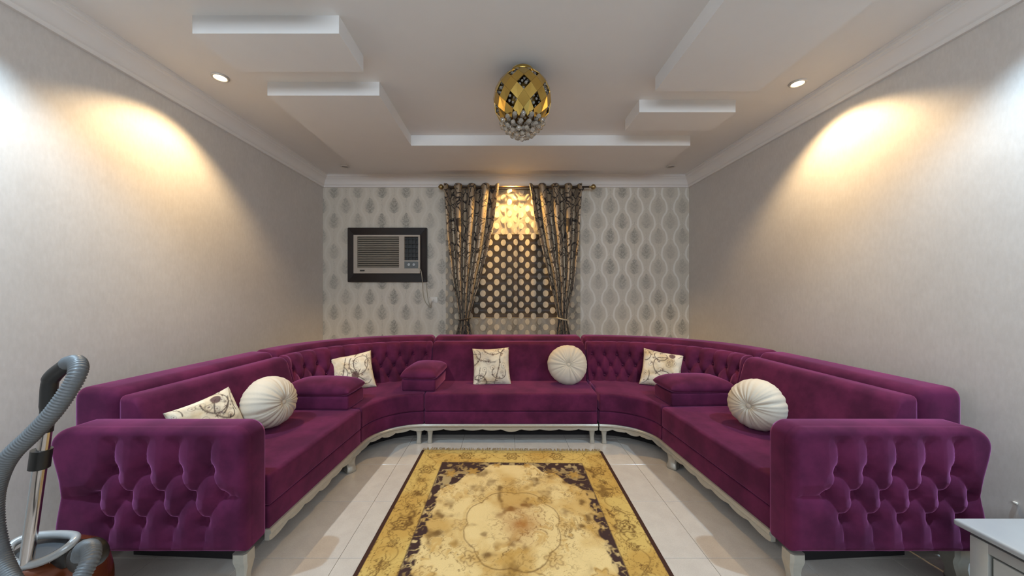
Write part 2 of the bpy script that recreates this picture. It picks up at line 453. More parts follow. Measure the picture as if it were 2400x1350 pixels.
# cornices
def cornice(name, a_, b_, inward):
    # profile (p = out from the wall, z)
    pr = [(0, 2.80), (0.022, 2.80), (0.026, 2.806), (0.026, 2.824), (0.034, 2.829), (0.040, 2.838), (0.046, 2.856), (0.062, 2.882),
          (0.084, 2.902), (0.090, 2.905), (0.094, 2.914), (0.100, 2.918), (0.106, 2.921), (0.106, 2.936), (0.114, 2.940), (0.114, HC + 0.01), (0, HC + 0.01)]
    a_ = Vector(a_); b_ = Vector(b_); n = Vector(inward); d = (b_ - a_).normalized()
    vs = []
    for P, s in ((a_, 1), (b_, -1)):
        for p, z in pr:
            q = P + n * p + d * (p * s)      # mitred ends
            vs.append((q.x, q.y, z))
    k = len(pr)
    fs = [(i, (i + 1) % k, k + (i + 1) % k, k + i) for i in range(k)] + [tuple(range(k)), tuple(range(k, 2 * k))]
    return struct(pyd(name, vs, fs, CORNICE, None, 25), 'moulded plaster cornice')
cornice('trim_1', (XL, YF), (XL, YB), (1, 0)); cornice('trim_2', (XL, YB), (XR, YB), (0, -1)); cornice('trim_3', (XR, YF), (XR, YB), (-1, 0))
# dropped ceiling panels
ZP = 2.848
def panel(name, rects, lab):
    bm = bmesh.new()
    for r in rects: add_box(bm, *r, ZP, HC + 0.01)
    return struct(bm_obj(name, bm, PAINT), lab)
panel('trim_4', [(-1.75, -0.925, 1.92, 2.255)], 'short dropped ceiling panel on the left')
pts = [(-1.75, 2.53), (-0.92, 2.53), (-0.92, 3.40), (1.86, 3.40), (1.86, 4.10), (-1.75, 4.10)]
vs = [(x, y, ZP) for x, y in pts] + [(x, y, HC + 0.01) for x, y in pts]
struct(pyd('trim_5', vs, [tuple(range(6)), tuple(range(6, 12))] + [(i, (i + 1) % 6, 6 + (i + 1) % 6, 6 + i) for i in range(6)], PAINT), 'L shaped dropped ceiling panel')
panel('trim_6', [(1.10, 1.88, 2.765, 3.085)], 'short dropped ceiling panel on the right')
panel('trim_7', [(1.10, 1.85, 0.2, 2.475)], 'long dropped ceiling panel on the right')
panel('trim_8', [(-1.75, -0.925, 0.2, 1.64)], 'dropped ceiling panel near the viewer on the left')

# ------------------------------------------------------------------ sofa sections
SEATZ = 0.457
def arc_len(pts):
    d = np.sqrt((np.diff(pts, axis=0) ** 2).sum(1)); return np.concatenate([[0], np.cumsum(d)])

def sweep(name, path, prof, ref, m, parent, N=24, r_end=0.02, gap=(0.004, 0.004), disp=None, smooth=60, caps=True):
    """profile (d, z) carried along a path between inner and outer curves.
    path(s)->(pin,pout); ref 'in': d from the inner curve outward; 'out': d from the outer curve inward."""
    prof = np.array(prof, float); M = len(prof)
    ss = np.linspace(0, 1, 201)
    mid = []
    dm = prof[:, 0].mean()
    for s in ss:
        pi, po = path(s); n = (po - pi) / np.linalg.norm(po - pi)
        mid.append(pi + n * dm if ref == 'in' else po - n * dm)
    al = arc_len(np.array(mid)); L = al[-1]
    ph = np.linspace(0, PI / 2, 6)
    e0 = gap[0] + r_end * (1 - np.cos(ph)); e1 = L - gap[1] - r_end * (1 - np.cos(ph))
    pos = np.concatenate([e0, np.linspace(e0[-1], e1[-1], N + 2)[1:-1], e1[::-1]])
    c = (prof.max(0) + prof.min(0)) / 2; hh = (prof.max(0) - prof.min(0)) / 2
    verts = []; arc = []
    for x in pos:
        s = np.interp(x, al, ss); pi, po = path(s); n = (po - pi) / np.linalg.norm(po - pi)
        e = min(x - gap[0], L - gap[1] - x); sh = 0.0
        if e < r_end: sh = r_end - math.sqrt(max(0, r_end ** 2 - (r_end - e) ** 2))
        P = c + (prof - c) * ((hh - sh) / hh)
        if disp is not None: P = P + disp(x, prof, L)
        XY = (pi[None] + n[None] * P[:, :1]) if ref == 'in' else (po[None] - n[None] * P[:, :1])
        verts.append(np.concatenate([XY, P[:, 1:]], 1))
    V = np.concatenate(verts); R = len(pos)
    fs = [(i * M + k, i * M + (k + 1) % M, (i + 1) * M + (k + 1) % M, (i + 1) * M + k) for i in range(R - 1) for k in range(M)]
    if caps: fs += [tuple(range(M)), tuple((R - 1) * M + k for k in range(M))]
    org = np.array(parent.location)
    return pyd(name, V - org, fs, m, parent, smooth), L

def line_path(a_, b_, c_, d_):
    a_, b_, c_, d_ = [np.array(p, float) for p in (a_, b_, c_, d_)]
    return lambda s: (a_ + (b_ - a_) * s, c_ + (d_ - c_) * s)

def ell_path(ci, ai, bi, co_, ao_, bo, sgn):
    """inner/outer elliptical quarter: s=0 at the far (back) joint, s=1 at the side joint"""
    def f(s):
        t = s * PI / 2
        return (np.array((ci[0] + sgn * ai * math.sin(t), ci[1] + bi * math.cos(t))),
                np.array((co_[0] + sgn * ao_ * math.sin(t), co_[1] + bo * math.cos(t))))
    return f

def apron(name, path, parent, N, nscal):
    """carved silver rail under the seat with a scalloped lower edge"""
    ss = np.linspace(0.0, 1.0, N); org = np.array(parent.location); vs = []; fs = []
    pts = [path(s) for s in ss]; al = arc_len(np.array([p[0] for p in pts])); L = al[-1]
    for (pi, po), x in zip(pts, al):
        n = (po - pi) / np.linalg.norm(po - pi); u = x / L
        ph = abs(math.sin(PI * nscal * u)); zl = 0.136 - 0.016 * ph ** 0.6 - 0.012 * max(0, 1 - min(u, 1 - u) * L / 0.10)
        if abs(u - 0.5) * L < 0.10: zl -= 0.012 * math.cos((u - 0.5) * L / 0.10 * PI / 2)
        for d, z in ((-0.006, 0.180), (-0.012, 0.172), (-0.012, 0.160), (-0.002, 0.150), (-0.004, zl + 0.004), (0.0, zl), (0.022, zl), (0.022, 0.180)):
            q = pi + n * d; vs.append((q[0] - org[0], q[1] - org[1], z - org[2]))
    for i in range(N - 1):
        for k in range(8): fs.append((i * 8 + k, i * 8 + (k + 1) % 8, (i + 1) * 8 + (k + 1) % 8, (i + 1) * 8 + k))
    fs += [tuple(range(8)), tuple((N - 1) * 8 + k for k in range(8))]
    return pyd(name, vs, fs, SILVER, parent, 35)

def leg(parent, x, y, s=1.0, ang=0.0, name='leg'):
    """short carved cabriole leg"""
    prof = [(0.166, 0.036, 0.0), (0.130, 0.037, 0.0), (0.112, 0.035, -0.004), (0.095, 0.031, -0.006), (0.065, 0.026, -0.002), (0.040, 0.025, 0.004), (0.020, 0.029, 0.008), (0.006, 0.030, 0.008), (0.0, 0.027, 0.008)]
    vs = []; fs = []; org = parent.location; ca, sa = math.cos(ang), math.sin(ang)
    for z, h, off in prof:
        h *= s; c = h * 0.3
        ring = [(-h, -h + c), (-h + c, -h), (h - c, -h), (h, -h + c), (h, h - c), (h - c, h), (-h + c, h), (-h, h - c)]
        for px, py in ring:
            py -= off * s
            vs.append((x + px * ca - py * sa - org.x, y + px * sa + py * ca - org.y, z))
    n = len(prof)
    for i in range(n - 1):
        for k in range(8): fs.append((i * 8 + k, i * 8 + (k + 1) % 8, (i + 1) * 8 + (k + 1) % 8, (i + 1) * 8 + k))
    fs += [tuple(range(8)), tuple((n - 1) * 8 + k for k in range(8))]
    return pyd(name, vs, fs, SILVER, parent, 40)

ROLL = round_poly([(0.0, 0.03), (0.0, 0.885), (0.245, 0.885), (0.25, 0.03)], [0.01, 0.055, 0.075, 0.01], 8)  # lower end drawn down almost to the floor to block light from behind
PADR = [(0.255, 0.44), (0.255, 0.845), (0.36, 0.845), (0.505, 0.44)]
PAD = round_poly(PADR, [0.0, 0.02, 0.13, 0.0], 10)
def seat_prof(dmax): return round_poly([(0.0, 0.298), (0.0, SEATZ), (dmax, SEATZ), (dmax, 0.298)], [0.012, 0.026, 0.0, 0.0], 5)
def base_prof(dmax): return round_poly([(0.004, 0.180), (0.004, 0.292), (dmax, 0.292), (dmax, 0.180)], [0.004, 0.012, 0.0, 0.0], 4)

def section(root, path, wmin, N, tufted=False, nscal=6):
    g = (0.005, 0.005)
    # the seat parts stop short of the back roll
    sweep('seat_base', path, base_prof(wmin - 0.27), 'in', VELVET, root, N, 0.008, g)
    sweep('seat_cushion', path, seat_prof(wmin - 0.34), 'in', VELVET, root, N, 0.014, g)
    sweep('back_roll', path, ROLL, 'out', VELVET, root, N, 0.045, g)
    if not tufted:
        sweep('backrest', path, PAD, 'out', VELVET, root, N, 0.035, g)
    else:
        prof = resample(PAD, 0.011)
        pf = np.array(prof)
        # front-face coordinate q: 0 at the seat, growing up the face
        a0 = np.array((0.505, 0.44)); a1 = np.array((0.36, 0.845)); ax = (a1 - a0) / np.linalg.norm(a1 - a0)
        q = (pf - a0) @ ax; dist = np.abs((pf - a0) @ np.array((-ax[1], ax[0])))
        front = np.where(pf[:, 0] > 0.30, 1.0, np.clip((pf[:, 0] - 0.26) / 0.04, 0, 1))
        front = front * np.clip(q / 0.02, 0, 1)
        store = {}
        def disp(x, pr, L):
            if 'b' not in store:
                n = max(4, int(round(L / 0.135))); sp = L / n; rows = (0.085, 0.195, 0.305); B = []; S = []
                for r, qq in enumerate(rows):
                    offs = 0.5 if r % 2 == 0 else 0.0
                    for i in range(n + 1):
                        u = (i + offs) * sp
                        if 0.03 < u < L - 0.03:
                            B.append((u, qq))
                            if r == 0: S.append(((u, qq), (u, -0.05)))
                            if r == 2: S.append(((u, qq), (u, 0.56)))
                        if r < 2:
                            for du in (-0.5, 0.5):
                                S.append(((u, qq), (u + du * sp, rows[r + 1])))
                store['b'] = B; store['s'] = S
            P = np.stack([np.full(len(q), x), q], 1)
            fade = min(1, min(x, L - x) / 0.04)
            h = tuft(P, store['b'], store['s'], 0.058, 0.026, 0.022, 0.018) * front * fade
            return np.stack([h * 0.95, h * 0.30], 1)
        o, L = sweep('backrest', path, prof, 'out', VELVET, root, 230, 0.03, g, disp, 179)
        # buttons pressed into the pleats (a few pixels each): one part
        bm = bmesh.new(); ss = np.linspace(0, 1, 201)
        mid = np.array([path(s)[1] - 0.40 * (path(s)[1] - path(s)[0]) / np.linalg.norm(path(s)[1] - path(s)[0]) for s in ss]); al = arc_len(mid)
        for (u, qq) in store['b']:
            s = np.interp(u / L * al[-1], al, ss); pi, po = path(s); n = (po - pi) / np.linalg.norm(po - pi)
            ez = a0 + ax * qq; ez = ez + np.array((-0.040, -0.014))
            p = po - n * ez[0]
            bmesh.ops.create_icosphere(bm, subdivisions=1, radius=0.009, matrix=Matrix.Translation((p[0] - root.location.x, p[1] - root.location.y, ez[1])))
        b = bm_obj('buttons', bm, VELVET, root, 179); b['kind'] = 'stuff'
    sweep('under_shade', path, [(0.19, 0.004), (0.19, 0.178), (wmin - 0.30, 0.178), (wmin - 0.30, 0.004)], 'in', UNDERSHADE, root, N, 0.004, (0.02, 0.02), None, 40)  # added black box, imitates the deep shade under the seat
    apron('apron', path, root, 90, nscal)

# joints
JLi, JLo = (-0.727, 3.128), (-0.80, 4.08)
JRi, JRo = (0.866, 3.128), (0.895, 4.08)
SLi, SLo = (-1.137, 2.735), (-2.183, 2.965)      # left corner / left straight joint
SRi, SRo = (1.287, 2.785), (2.405, 2.95)
ELi, ELo = (-1.200, 1.745), (-2.290, 1.80)
ERi, ERo = (1.362, 1.735), (2.445, 1.80)
AY0, AY1 = 1.582, 1.745

sm = empty('sofa', (0.07, 3.60, 0), 'straight three seat purple velvet sofa under the curtained window, plain back', 'sofa', 'purple velvet sofa sections forming a U')
section(sm, line_path(JLi, JRi, JLo, JRo), 0.95, 14, False, 9)
leg(sm, JLi[0] + 0.05, 3.155, 0.72); leg(sm, JRi[0] - 0.05, 3.155, 0.72); leg(sm, JLi[0], 3.95, 0.8); leg(sm, JRi[0], 3.95, 0.8)

lp = ell_path((JLi[0], SLi[1]), JLi[0] - SLi[0], JLi[1] - SLi[1], (JLo[0], SLo[1]), JLo[0] - SLo[0], JLo[1] - SLo[1], -1)
cl = empty('corner_sofa', (-1.4, 3.3, 0), 'curved corner section of purple velvet sofa with button tufted back, left of the window', 'sofa', 'purple velvet sofa sections forming a U')
section(cl, lp, 0.95, 40, True, 5)
leg(cl, JLi[0] - 0.05, 3.15, 0.72); leg(cl, -1.9, 3.35, 0.8); leg(cl, -1.0, 3.9, 0.8)

rp = ell_path((JRi[0] + 0.012, SRi[1]), SRi[0] - JRi[0] - 0.012, JRi[1] - SRi[1], (JRo[0] + 0.012, SRo[1]), SRo[0] - JRo[0] - 0.012, JRo[1] - SRo[1], 1)
cr = empty('corner_sofa', (1.6, 3.3, 0), 'curved corner section of purple velvet sofa with button tufted back, right of the window', 'sofa', 'purple velvet sofa sections forming a U')
section(cr, rp, 0.95, 40, True, 5)
leg(cr, JRi[0] + 0.06, 3.15, 0.72); leg(cr, 2.1, 3.35, 0.8); leg(cr, 1.1, 3.9, 0.8)

def arm(root, xi, xo, sgn, cols, c0, name='arm'):
    """end arm: rounded body and a deep buttoned front panel. u runs from the inner side outward."""
    Wd = abs(xo - xi); z0, z1 = 0.178, 0.757; H = z1 - z0
    org = np.array(root.location)
    def lr(v):   # outline of the front: inner edge, outer edge (u) at height v
        l = 0.0; r = Wd
        t = v / H
        # outer scroll: waist, then flare
        r -= 0.050 * math.exp(-((t - 0.50) / 0.26) ** 2) + 0.030 * max(0, 1 - t / 0.5)
        k = 0.075
        if v > H - k: l += k - math.sqrt(max(0, k * k - (v - (H - k)) ** 2))
        k = 0.10
        if v > H - k: r -= k - math.sqrt(max(0, k * k - (v - (H - k)) ** 2))
        return l, r
    def X(u): return xi + sgn * u
    # body: rings in y with a shrunk outline at both ends
    vv = np.concatenate([np.linspace(0, H - 0.10, 10), H - 0.10 * (1 - np.sin(np.linspace(0, PI / 2, 10)))[1:]])
    outl = [(lr(v)[0], v) for v in vv] + [(lr(v)[1], v) for v in vv[::-1]]
    outl = np.array(outl); c = np.array((Wd / 2, H / 2))
    rings = []
    y0, y1 = AY0 + 0.045, AY1
    for y, sh in ((y0, 0.006), (y0 + 0.003, 0.001), (y0 + 0.01, 0.0), (y1 - 0.03, 0.0), (y1 - 0.012, 0.006), (y1 - 0.003, 0.016), (y1, 0.03)):
        P = c + (outl - c) * ((c - sh) / c)
        rings.append(np.stack([X(P[:, 0]), np.full(len(P), y), z0 + P[:, 1]], 1))
    M = len(outl); V = np.concatenate(rings) - org
    fs = [(i * M + k, i * M + (k + 1) % M, (i + 1) * M + (k + 1) % M, (i + 1) * M + k) for i in range(len(rings) - 1) for k in range(M)]
    fs += [tuple(range(M)), tuple((len(rings) - 1) * M + k for k in range(M))]
    body = pyd(name, V, fs, VELVET, root, 60)
    # tufted panel
    rows = (0.132, 0.255, 0.378) if sgn < 0 else (0.148, 0.258, 0.372)
    sp = (cols[1] - cols[0]); B = []; S = []
    for r, vz in enumerate(rows):
        off = 0.0 if r != 1 else -0.5 * sp
        n = len(cols) + (1 if r == 1 else 0)
        row = [(cols[0] + off + i * sp + 0.012 * (1 - r), vz) for i in range(n)]
        B += row
        for (u, v) in row:
            if r == 0: S.append(((u, v), (u - 0.006, -0.05)))
            if r == 2: S.append(((u, v), (u - 0.012, H - 0.07)))
    mid = [b for b in B if abs(b[1] - rows[1]) < 1e-6]
    S.append((mid[0], (-0.05, rows[1]))); S.append((mid[-1], (Wd + 0.05, rows[1])))
    for b in mid:
        for c2 in B:
            if c2[1] != b[1] and abs(abs(c2[0] - b[0]) - 0.5 * sp) < 0.03: S.append((b, c2))
    nu, nv = 190, 120
    vv = np.concatenate([np.linspace(0, 0.03, 8)[:-1], np.linspace(0.03, H - 0.1, 80), H - 0.1 * (1 - np.sin(np.linspace(0, PI / 2, 26)))[1:]])
    nv = len(vv)
    t = np.concatenate([np.linspace(0, 0.03, 9)[:-1], np.linspace(0.03, 0.97, nu - 16), np.linspace(0.97, 1, 9)[1:]])
    nu = len(t)
    U = np.zeros((nv, nu)); Vg = np.zeros((nv, nu)); ed = np.zeros((nv, nu))
    for i, v in enumerate(vv):
        l, r = lr(v); U[i] = l + (r - l) * t; Vg[i] = v
        ed[i] = np.minimum(np.minimum(U[i] - l, r - U[i]), v)
    # distance to the top through the real outline
    top = np.array([[lr(v)[0], v] for v in vv] + [[lr(v)[1], v] for v in vv[::-1]])
    ed = np.minimum(ed, H - Vg)
    P = np.stack([U.ravel(), Vg.ravel()], 1)
    for k in range(len(top) - 1):
        if top[k][1] > H - 0.12 or top[k + 1][1] > H - 0.12:
            ed = np.minimum(ed, seg_dist(P, top[k], top[k + 1]).reshape(nv, nu))
    h = tuft(P, B, S, 0.060, 0.021, 0.030, 0.022).reshape(nv, nu)
    inner = np.clip(ed / 0.05, 0, 1)
    re = 0.032; e = np.clip(ed, 0, re)
    depth = re - np.sqrt(np.maximum(0, re ** 2 - (re - e) ** 2))
    Yg = AY0 + depth - h * inner
    V = np.stack([X(U), Yg, z0 + Vg], 2).reshape(-1, 3)
    fs = [(i * nu + k, i * nu + k + 1, (i + 1) * nu + k + 1, (i + 1) * nu + k) for i in range(nv - 1) for k in range(nu - 1)]
    # rim strip back into the arm body
    rim = [k for k in range(nu)] + [i * nu + nu - 1 for i in range(1, nv)] + [(nv - 1) * nu + k for k in range(nu - 2, -1, -1)] + [i * nu for i in range(nv - 2, 0, -1)]
    base = len(V); back = V[rim].copy(); back[:, 1] = AY0 + 0.05
    V = np.concatenate([V, back]); R = len(rim)
    fs += [(rim[k], rim[(k + 1) % R], base + (k + 1) % R, base + k) for k in range(R)]
    pyd('tufted_panel', V - org, fs, VELVET, body, 179)
    for (u, v) in B:
        bm = bmesh.new()
        bmesh.ops.create_uvsphere(bm, u_segments=12, v_segments=6, radius=0.012, matrix=Matrix.Translation((X(u) - org[0], AY0 + 0.054 - org[1], z0 + v - org[2])) @ Matrix.Diagonal((1, 0.6, 1, 1)))
        bm_obj('button', bm, VELVET, body, 179)
    return body

sl = empty('sofa', (-1.75, 2.3, 0), 'purple velvet sofa along the left wall with tufted end arm behind the vacuum cleaner', 'sofa', 'purple velvet sofa sections forming a U')
section(sl, line_path(SLi, ELi, SLo, ELo), 1.06, 14, False, 7)
arm(sl, -1.204, -2.128, -1, [0.190 + 0.150 * i for i in range(4)], 0)
leg(sl, -1.238, AY0 + 0.045, 0.95); leg(sl, -1.20, 2.66, 1.3, 0.9); leg(sl, -2.05, AY0 + 0.08, 1.2); leg(sl, -2.1, 2.8, 1.0)
sr = empty('sofa', (1.9, 2.3, 0), 'purple velvet sofa along the right wall with tufted end arm beside the silver chest', 'sofa', 'purple velvet sofa sections forming a U')
section(sr, line_path(ERi, SRi, ERo, SRo), 1.06, 14, False, 7)
arm(sr, 1.347, 2.292, 1, [0.242 + 0.137 * i for i in range(5)], 0)
leg(sr, 1.381, AY0 + 0.045, 0.95); leg(sr, 1.35, 2.71, 1.3, -0.9); leg(sr, 2.2, AY0 + 0.08, 1.2); leg(sr, 2.3, 2.8, 1.0)

# ------------------------------------------------------------------ loose two-tier armrests
def pillow_box(name, lx, ly, z0, z1, puff, m, parent, ov=0.0):
    n1, n2 = 30, 24; vs = []; fs = []
    def side(top):
        g = []
        for j in range(n2 + 1):
            for i in range(n1 + 1):
                u = math.sin((i / n1 * 2 - 1) * PI / 2); v = math.sin((j / n2 * 2 - 1) * PI / 2)
                f = ((1 - abs(u) ** 6) * (1 - abs(v) ** 6)) ** 0.5
                rr = 1 - 0.02 * (u * u) * (v * v)
                zm = z0 + (z1 - z0) * 0.33
                z = zm + (z1 - zm) * (f * (0.72 + 0.28 * (1 - u * u) * (1 - v * v))) if top else zm - (zm - z0) * f
                g.append((u * lx / 2 * rr, v * ly / 2 * rr, z))
        return g
    a_ = side(True); b_ = side(False); vs = a_ + b_; K = len(a_)
    for o in (0, K):
        for j in range(n2):
            for i in range(n1):
                p = o + j * (n1 + 1) + i
                fs.append((p, p + 1, p + n1 + 2, p + n1 + 1))
    me_fix = bmesh.new()
    o = pyd(name, vs, fs, m, parent, 179, fix=False)
    bm = bmesh.new(); bm.from_mesh(o.data); bmesh.ops.remove_doubles(bm, verts=bm.verts, dist=1e-5); bmesh.ops.recalc_face_normals(bm, faces=bm.faces); bm.to_mesh(o.data); bm.free(); me_fix.free()
    o.data.shade_smooth()
    return o

def armrest(x, y, ang, lx, ly, label):
    r = empty('armrest', (x, y, SEATZ), label, 'armrest', 'loose two tier purple armrests'); r.rotation_euler.z = ang
    box('lower_block', -lx / 2 + 0.012, lx / 2 - 0.012, -ly / 2 + 0.012, ly / 2 - 0.012, 0.001, 0.112, VELVET, r, 0.02, 4)
    pillow_box('top_pillow', lx, ly, 0.100, 0.228, 0, VELVET, r)
    return r
armrest(-1.485, 2.835, -0.03, 0.56, 0.31, 'loose purple velvet armrest on the joint of left sofa and left corner, behind round cushion')
armrest(-0.785, 3.43, -0.06, 0.35, 0.50, 'loose purple velvet armrest between left corner and window sofa, narrow end facing the room')
armrest(1.625, 2.93, 0.05, 0.56, 0.32, 'loose purple velvet armrest on the joint of right corner and right sofa')

# ------------------------------------------------------------------ cushions
def round_cushion(loc, axis, R, Hh, label, seed):
    r = random.Random(seed); nt, npz = 132, 44
    phs = [r.uniform(0, 6.28) for _ in range(6)]
    vs = []; fs = []
    for j in range(npz + 1):
        ph = PI * j / npz
        sx = math.sin(ph); cz = math.cos(ph)
        for i in range(nt):
            th = 2 * PI * i / nt
            rad = R * (abs(sx) ** 0.86); z = Hh * (1 if cz > 0 else -1) * abs(cz) ** 0.9
            dimple = math.exp(-(rad / (0.16 * R)) ** 2); z -= (1 if cz > 0 else -1) * 0.026 * dimple
            pl = abs(math.sin(8 * th + 1.5 * math.sin(2 * th + phs[0]) + 0.9 * math.sin(5 * th + phs[1]))) ** 0.45
            pl2 = math.sin(27 * th + phs[2] + 1.5 * math.sin(7 * th) + 1.3 * math.sin(3 * th + phs[3]))
            amp = 0.0085 * min(1, rad / (0.25 * R)) * (0.25 + 0.75 * (1 - sx ** 4))
            d = -amp * 1.5 * (1 - pl) * (0.7 + 0.5 * math.sin(3 * th + phs[5])) + 0.0024 * pl2 * (1 - 0.5 * sx)
            fl = 1 + 0.035 * math.sin(3 * th + phs[4]) * sx ** 2 * 0.5
            vs.append((((rad + d * sx) * fl) * math.cos(th), ((rad + d * sx) * fl) * math.sin(th), z + d * (1 if cz > 0 else -1) * abs(cz) * 1.0))
    for j in range(npz):
        for i in range(nt):
            fs.append((j * nt + i, j * nt + (i + 1) % nt, (j + 1) * nt + (i + 1) % nt, (j + 1) * nt + i))
    q = Vector(axis).normalized().to_track_quat('Z', 'Y')
    o = empty('round_cushion', loc, label, 'cushion', 'round pleated cream cushions')
    M_ = q.to_matrix()
    pyd('cover', [M_ @ Vector(v) for v in vs], fs, LINEN, o, 179)
    bm = bmesh.new(); bmesh.ops.create_uvsphere(bm, u_segments=16, v_segments=8, radius=0.016, matrix=(M_.to_4x4() @ Matrix.Translation((0, 0, Hh - 0.020)) @ Matrix.Diagonal((1, 1, 0.5, 1))))
    bm_obj('button', bm, LINEN, o, 179)
    return o
round_cushion((-1.61, 2.35, SEATZ + 0.178), (0.97, -0.24, 0.10), 0.172, 0.142, 'cream round pleated cushion on the left sofa, pleat button facing right', 1)
round_cushion((0.655, 3.50, SEATZ + 0.188), (-0.06, -1, 0.22), 0.200, 0.115, 'cream round pleated cushion on the window sofa, pleats facing the room', 2)
round_cushion((1.735, 2.34, SEATZ + 0.166), (-0.86, -0.50, 0.08), 0.170, 0.132, 'cream round pleated cushion on the right sofa, pleat button facing left', 3)

def floral_img(n, seed):
    """cream fabric with brown vines, flowers and dark buds"""
    r = np.random.default_rng(seed)
    g = (np.arange(n) + 0.5) / n; X, Y = np.meshgrid(g, g)
    base = np.array(srgb(234, 224, 202)); warm = np.array(srgb(206, 184, 146)); grey = np.array(srgb(190, 182, 170))
    f = fbm(X * 5, Y * 5, 4, seed)[..., None]; f2 = fbm(X * 3 + 9, Y * 3, 3, seed + 5)[..., None]
    img = base * (1 - np.clip((f - .45) * 3, 0, 1)) + warm * np.clip((f - .45) * 3, 0, 1)
    k = np.clip((f2 - .5) * 3, 0, .8); img = img * (1 - k) + grey * k
    P = np.stack([X.ravel(), Y.ravel()], 1)
    dark = np.array(srgb(74, 58, 52)); plum = np.array(srgb(92, 62, 66)); tan = np.array(srgb(128, 104, 88))
    def blend(mask, c):
        nonlocal img
        m_ = mask.reshape(n, n)[..., None]; img = img * (1 - m_) + c * m_
    for k in range(12):
        p = r.random(2) * 0.9 + 0.05; a_ = r.random() * 6.28; pts = [p]
        cur = r.uniform(-0.35, 0.35)
        for s in range(16):
            p = p + 0.035 * np.array((math.cos(a_), math.sin(a_))); a_ += cur + r.normal() * 0.12; cur *= 0.98; pts.append(p)
        d = np.full(len(P), 9.0)
        for s in range(len(pts) - 1): d = np.minimum(d, seg_dist(P, pts[s], pts[s + 1]))
        blend(np.clip(1 - (d - 0.005) / 0.005, 0, 1) * 0.9, dark)
        if k < 3:      # closed dark bud at the end of the stalk
            e = pts[-1]; dd = np.sqrt(((P - e) ** 2 / np.array((0.060, 0.075)) ** 2).sum(1)); blend(np.clip((1.05 - dd) / 0.15, 0, 1) * 0.92, plum)
        for s in (5, 9, 13):
            e = pts[s] + r.normal(size=2) * 0.03; v = P - e; rr = np.sqrt((v ** 2).sum(1)); th = np.arctan2(v[:, 1], v[:, 0])
            pet = 0.036 * (0.65 + 0.35 * np.cos(5 * th + r.random() * 6)); blend(np.clip((pet - rr) / 0.010, 0, 1) * 0.75, tan)
            blend(np.clip((0.012 - rr) / 0.006, 0, 1) * 0.9, dark)
    for k in range(30):
        e = r.random(2); v = P - e; rr = np.sqrt((v ** 2).sum(1)); blend(np.clip(1 - np.abs(rr - 0.03 - 0.02 * r.random()) / 0.007, 0, 1) * 0.6, dark)
        blend(np.clip((0.016 - rr) / 0.008, 0, 1) * 0.7, plum)
    return img

def set_col(o, cols):
    at = o.data.color_attributes.new('col', 'FLOAT_COLOR', 'POINT')
    c4 = np.concatenate([cols, np.ones((len(cols), 1))], 1).astype(np.float32)
    at.data.foreach_set('color', c4.ravel())

def square_cushion(loc, normal, roll, S, label, seed):
    n = 110; img = floral_img(n + 1, seed)
    g = np.sin(np.linspace(-1, 1, n + 1) * PI / 2 * 0.98) / math.sin(PI / 2 * 0.98)
    U, V = np.meshgrid(g, g)
    f = np.clip((1 - np.abs(U) ** 2.6) * (1 - np.abs(V) ** 2.6), 0, 1) ** 0.42
    pin = 1 - 0.075 * (1 - np.abs(V) ** 2); pin2 = 1 - 0.075 * (1 - np.abs(U) ** 2)
    X = U * S / 2 * pin; Y = V * S / 2 * pin2
    wr = (fbm(U * 3 + 5, V * 3 + 5, 3, seed) - 0.5) * 0.02
    Zf = 0.062 * f + wr * f; Zb = -0.050 * f
    vf = np.stack([X, Y, Zf + 0.002], 2).reshape(-1, 3); vb = np.stack([X, Y, Zb - 0.002], 2).reshape(-1, 3)
    K = len(vf); fs = []
    m1 = n + 1
    for j in range(n):
        for i in range(n):
            p = j * m1 + i; fs.append((p, p + 1, p + m1 + 1, p + m1)); fs.append((K + p, K + p + m1, K + p + m1 + 1, K + p + 1))
    rim = [k for k in range(m1)] + [i * m1 + n for i in range(1, m1)] + [n * m1 + k for k in range(n - 1, -1, -1)] + [i * m1 for i in range(n - 1, 0, -1)]
    for k in range(len(rim)):
        a_, b_ = rim[k], rim[(k + 1) % len(rim)]; fs.append((a_, K + a_, K + b_, b_))
    N_ = Vector(normal).normalized(); up = Vector((0, 0, 1)); xx = up.cross(N_).normalized(); yy = N_.cross(xx)
    M_ = Matrix((xx, yy, N_)).transposed() @ Matrix.Rotation(roll, 3, 'Z')
    ci = img.reshape(-1, 3)
    o = pyd('square_cushion', [M_ @ Vector(v) for v in np.concatenate([vf, vb])], fs, FLORAL, None, 179, fix=False)
    set_col(o, np.concatenate([ci, ci])); o.location = loc
    return tag(o, label, 'cushion', 'floral square cushions')
square_cushion((-1.735, 2.03, SEATZ + 0.138), (0.93, -0.24, 0.40), 0.14, 0.36, 'floral square cushion leaning on the left sofa behind its tufted arm', 21)
square_cushion((-1.475, 3.36, SEATZ + 0.140), (0.28, -0.88, 0.44), 0.17, 0.375, 'floral square cushion on the left corner section, tilted between two armrests', 33)
square_cushion((-0.125, 3.54, SEATZ + 0.160), (0.02, -1, 0.42), 0.04, 0.390, 'floral square cushion standing upright on the window sofa', 47)
square_cushion((1.590, 3.44, SEATZ + 0.150), (-0.30, -0.90, 0.40), -0.15, 0.375, 'floral square cushion on the right corner section behind an armrest', 58)

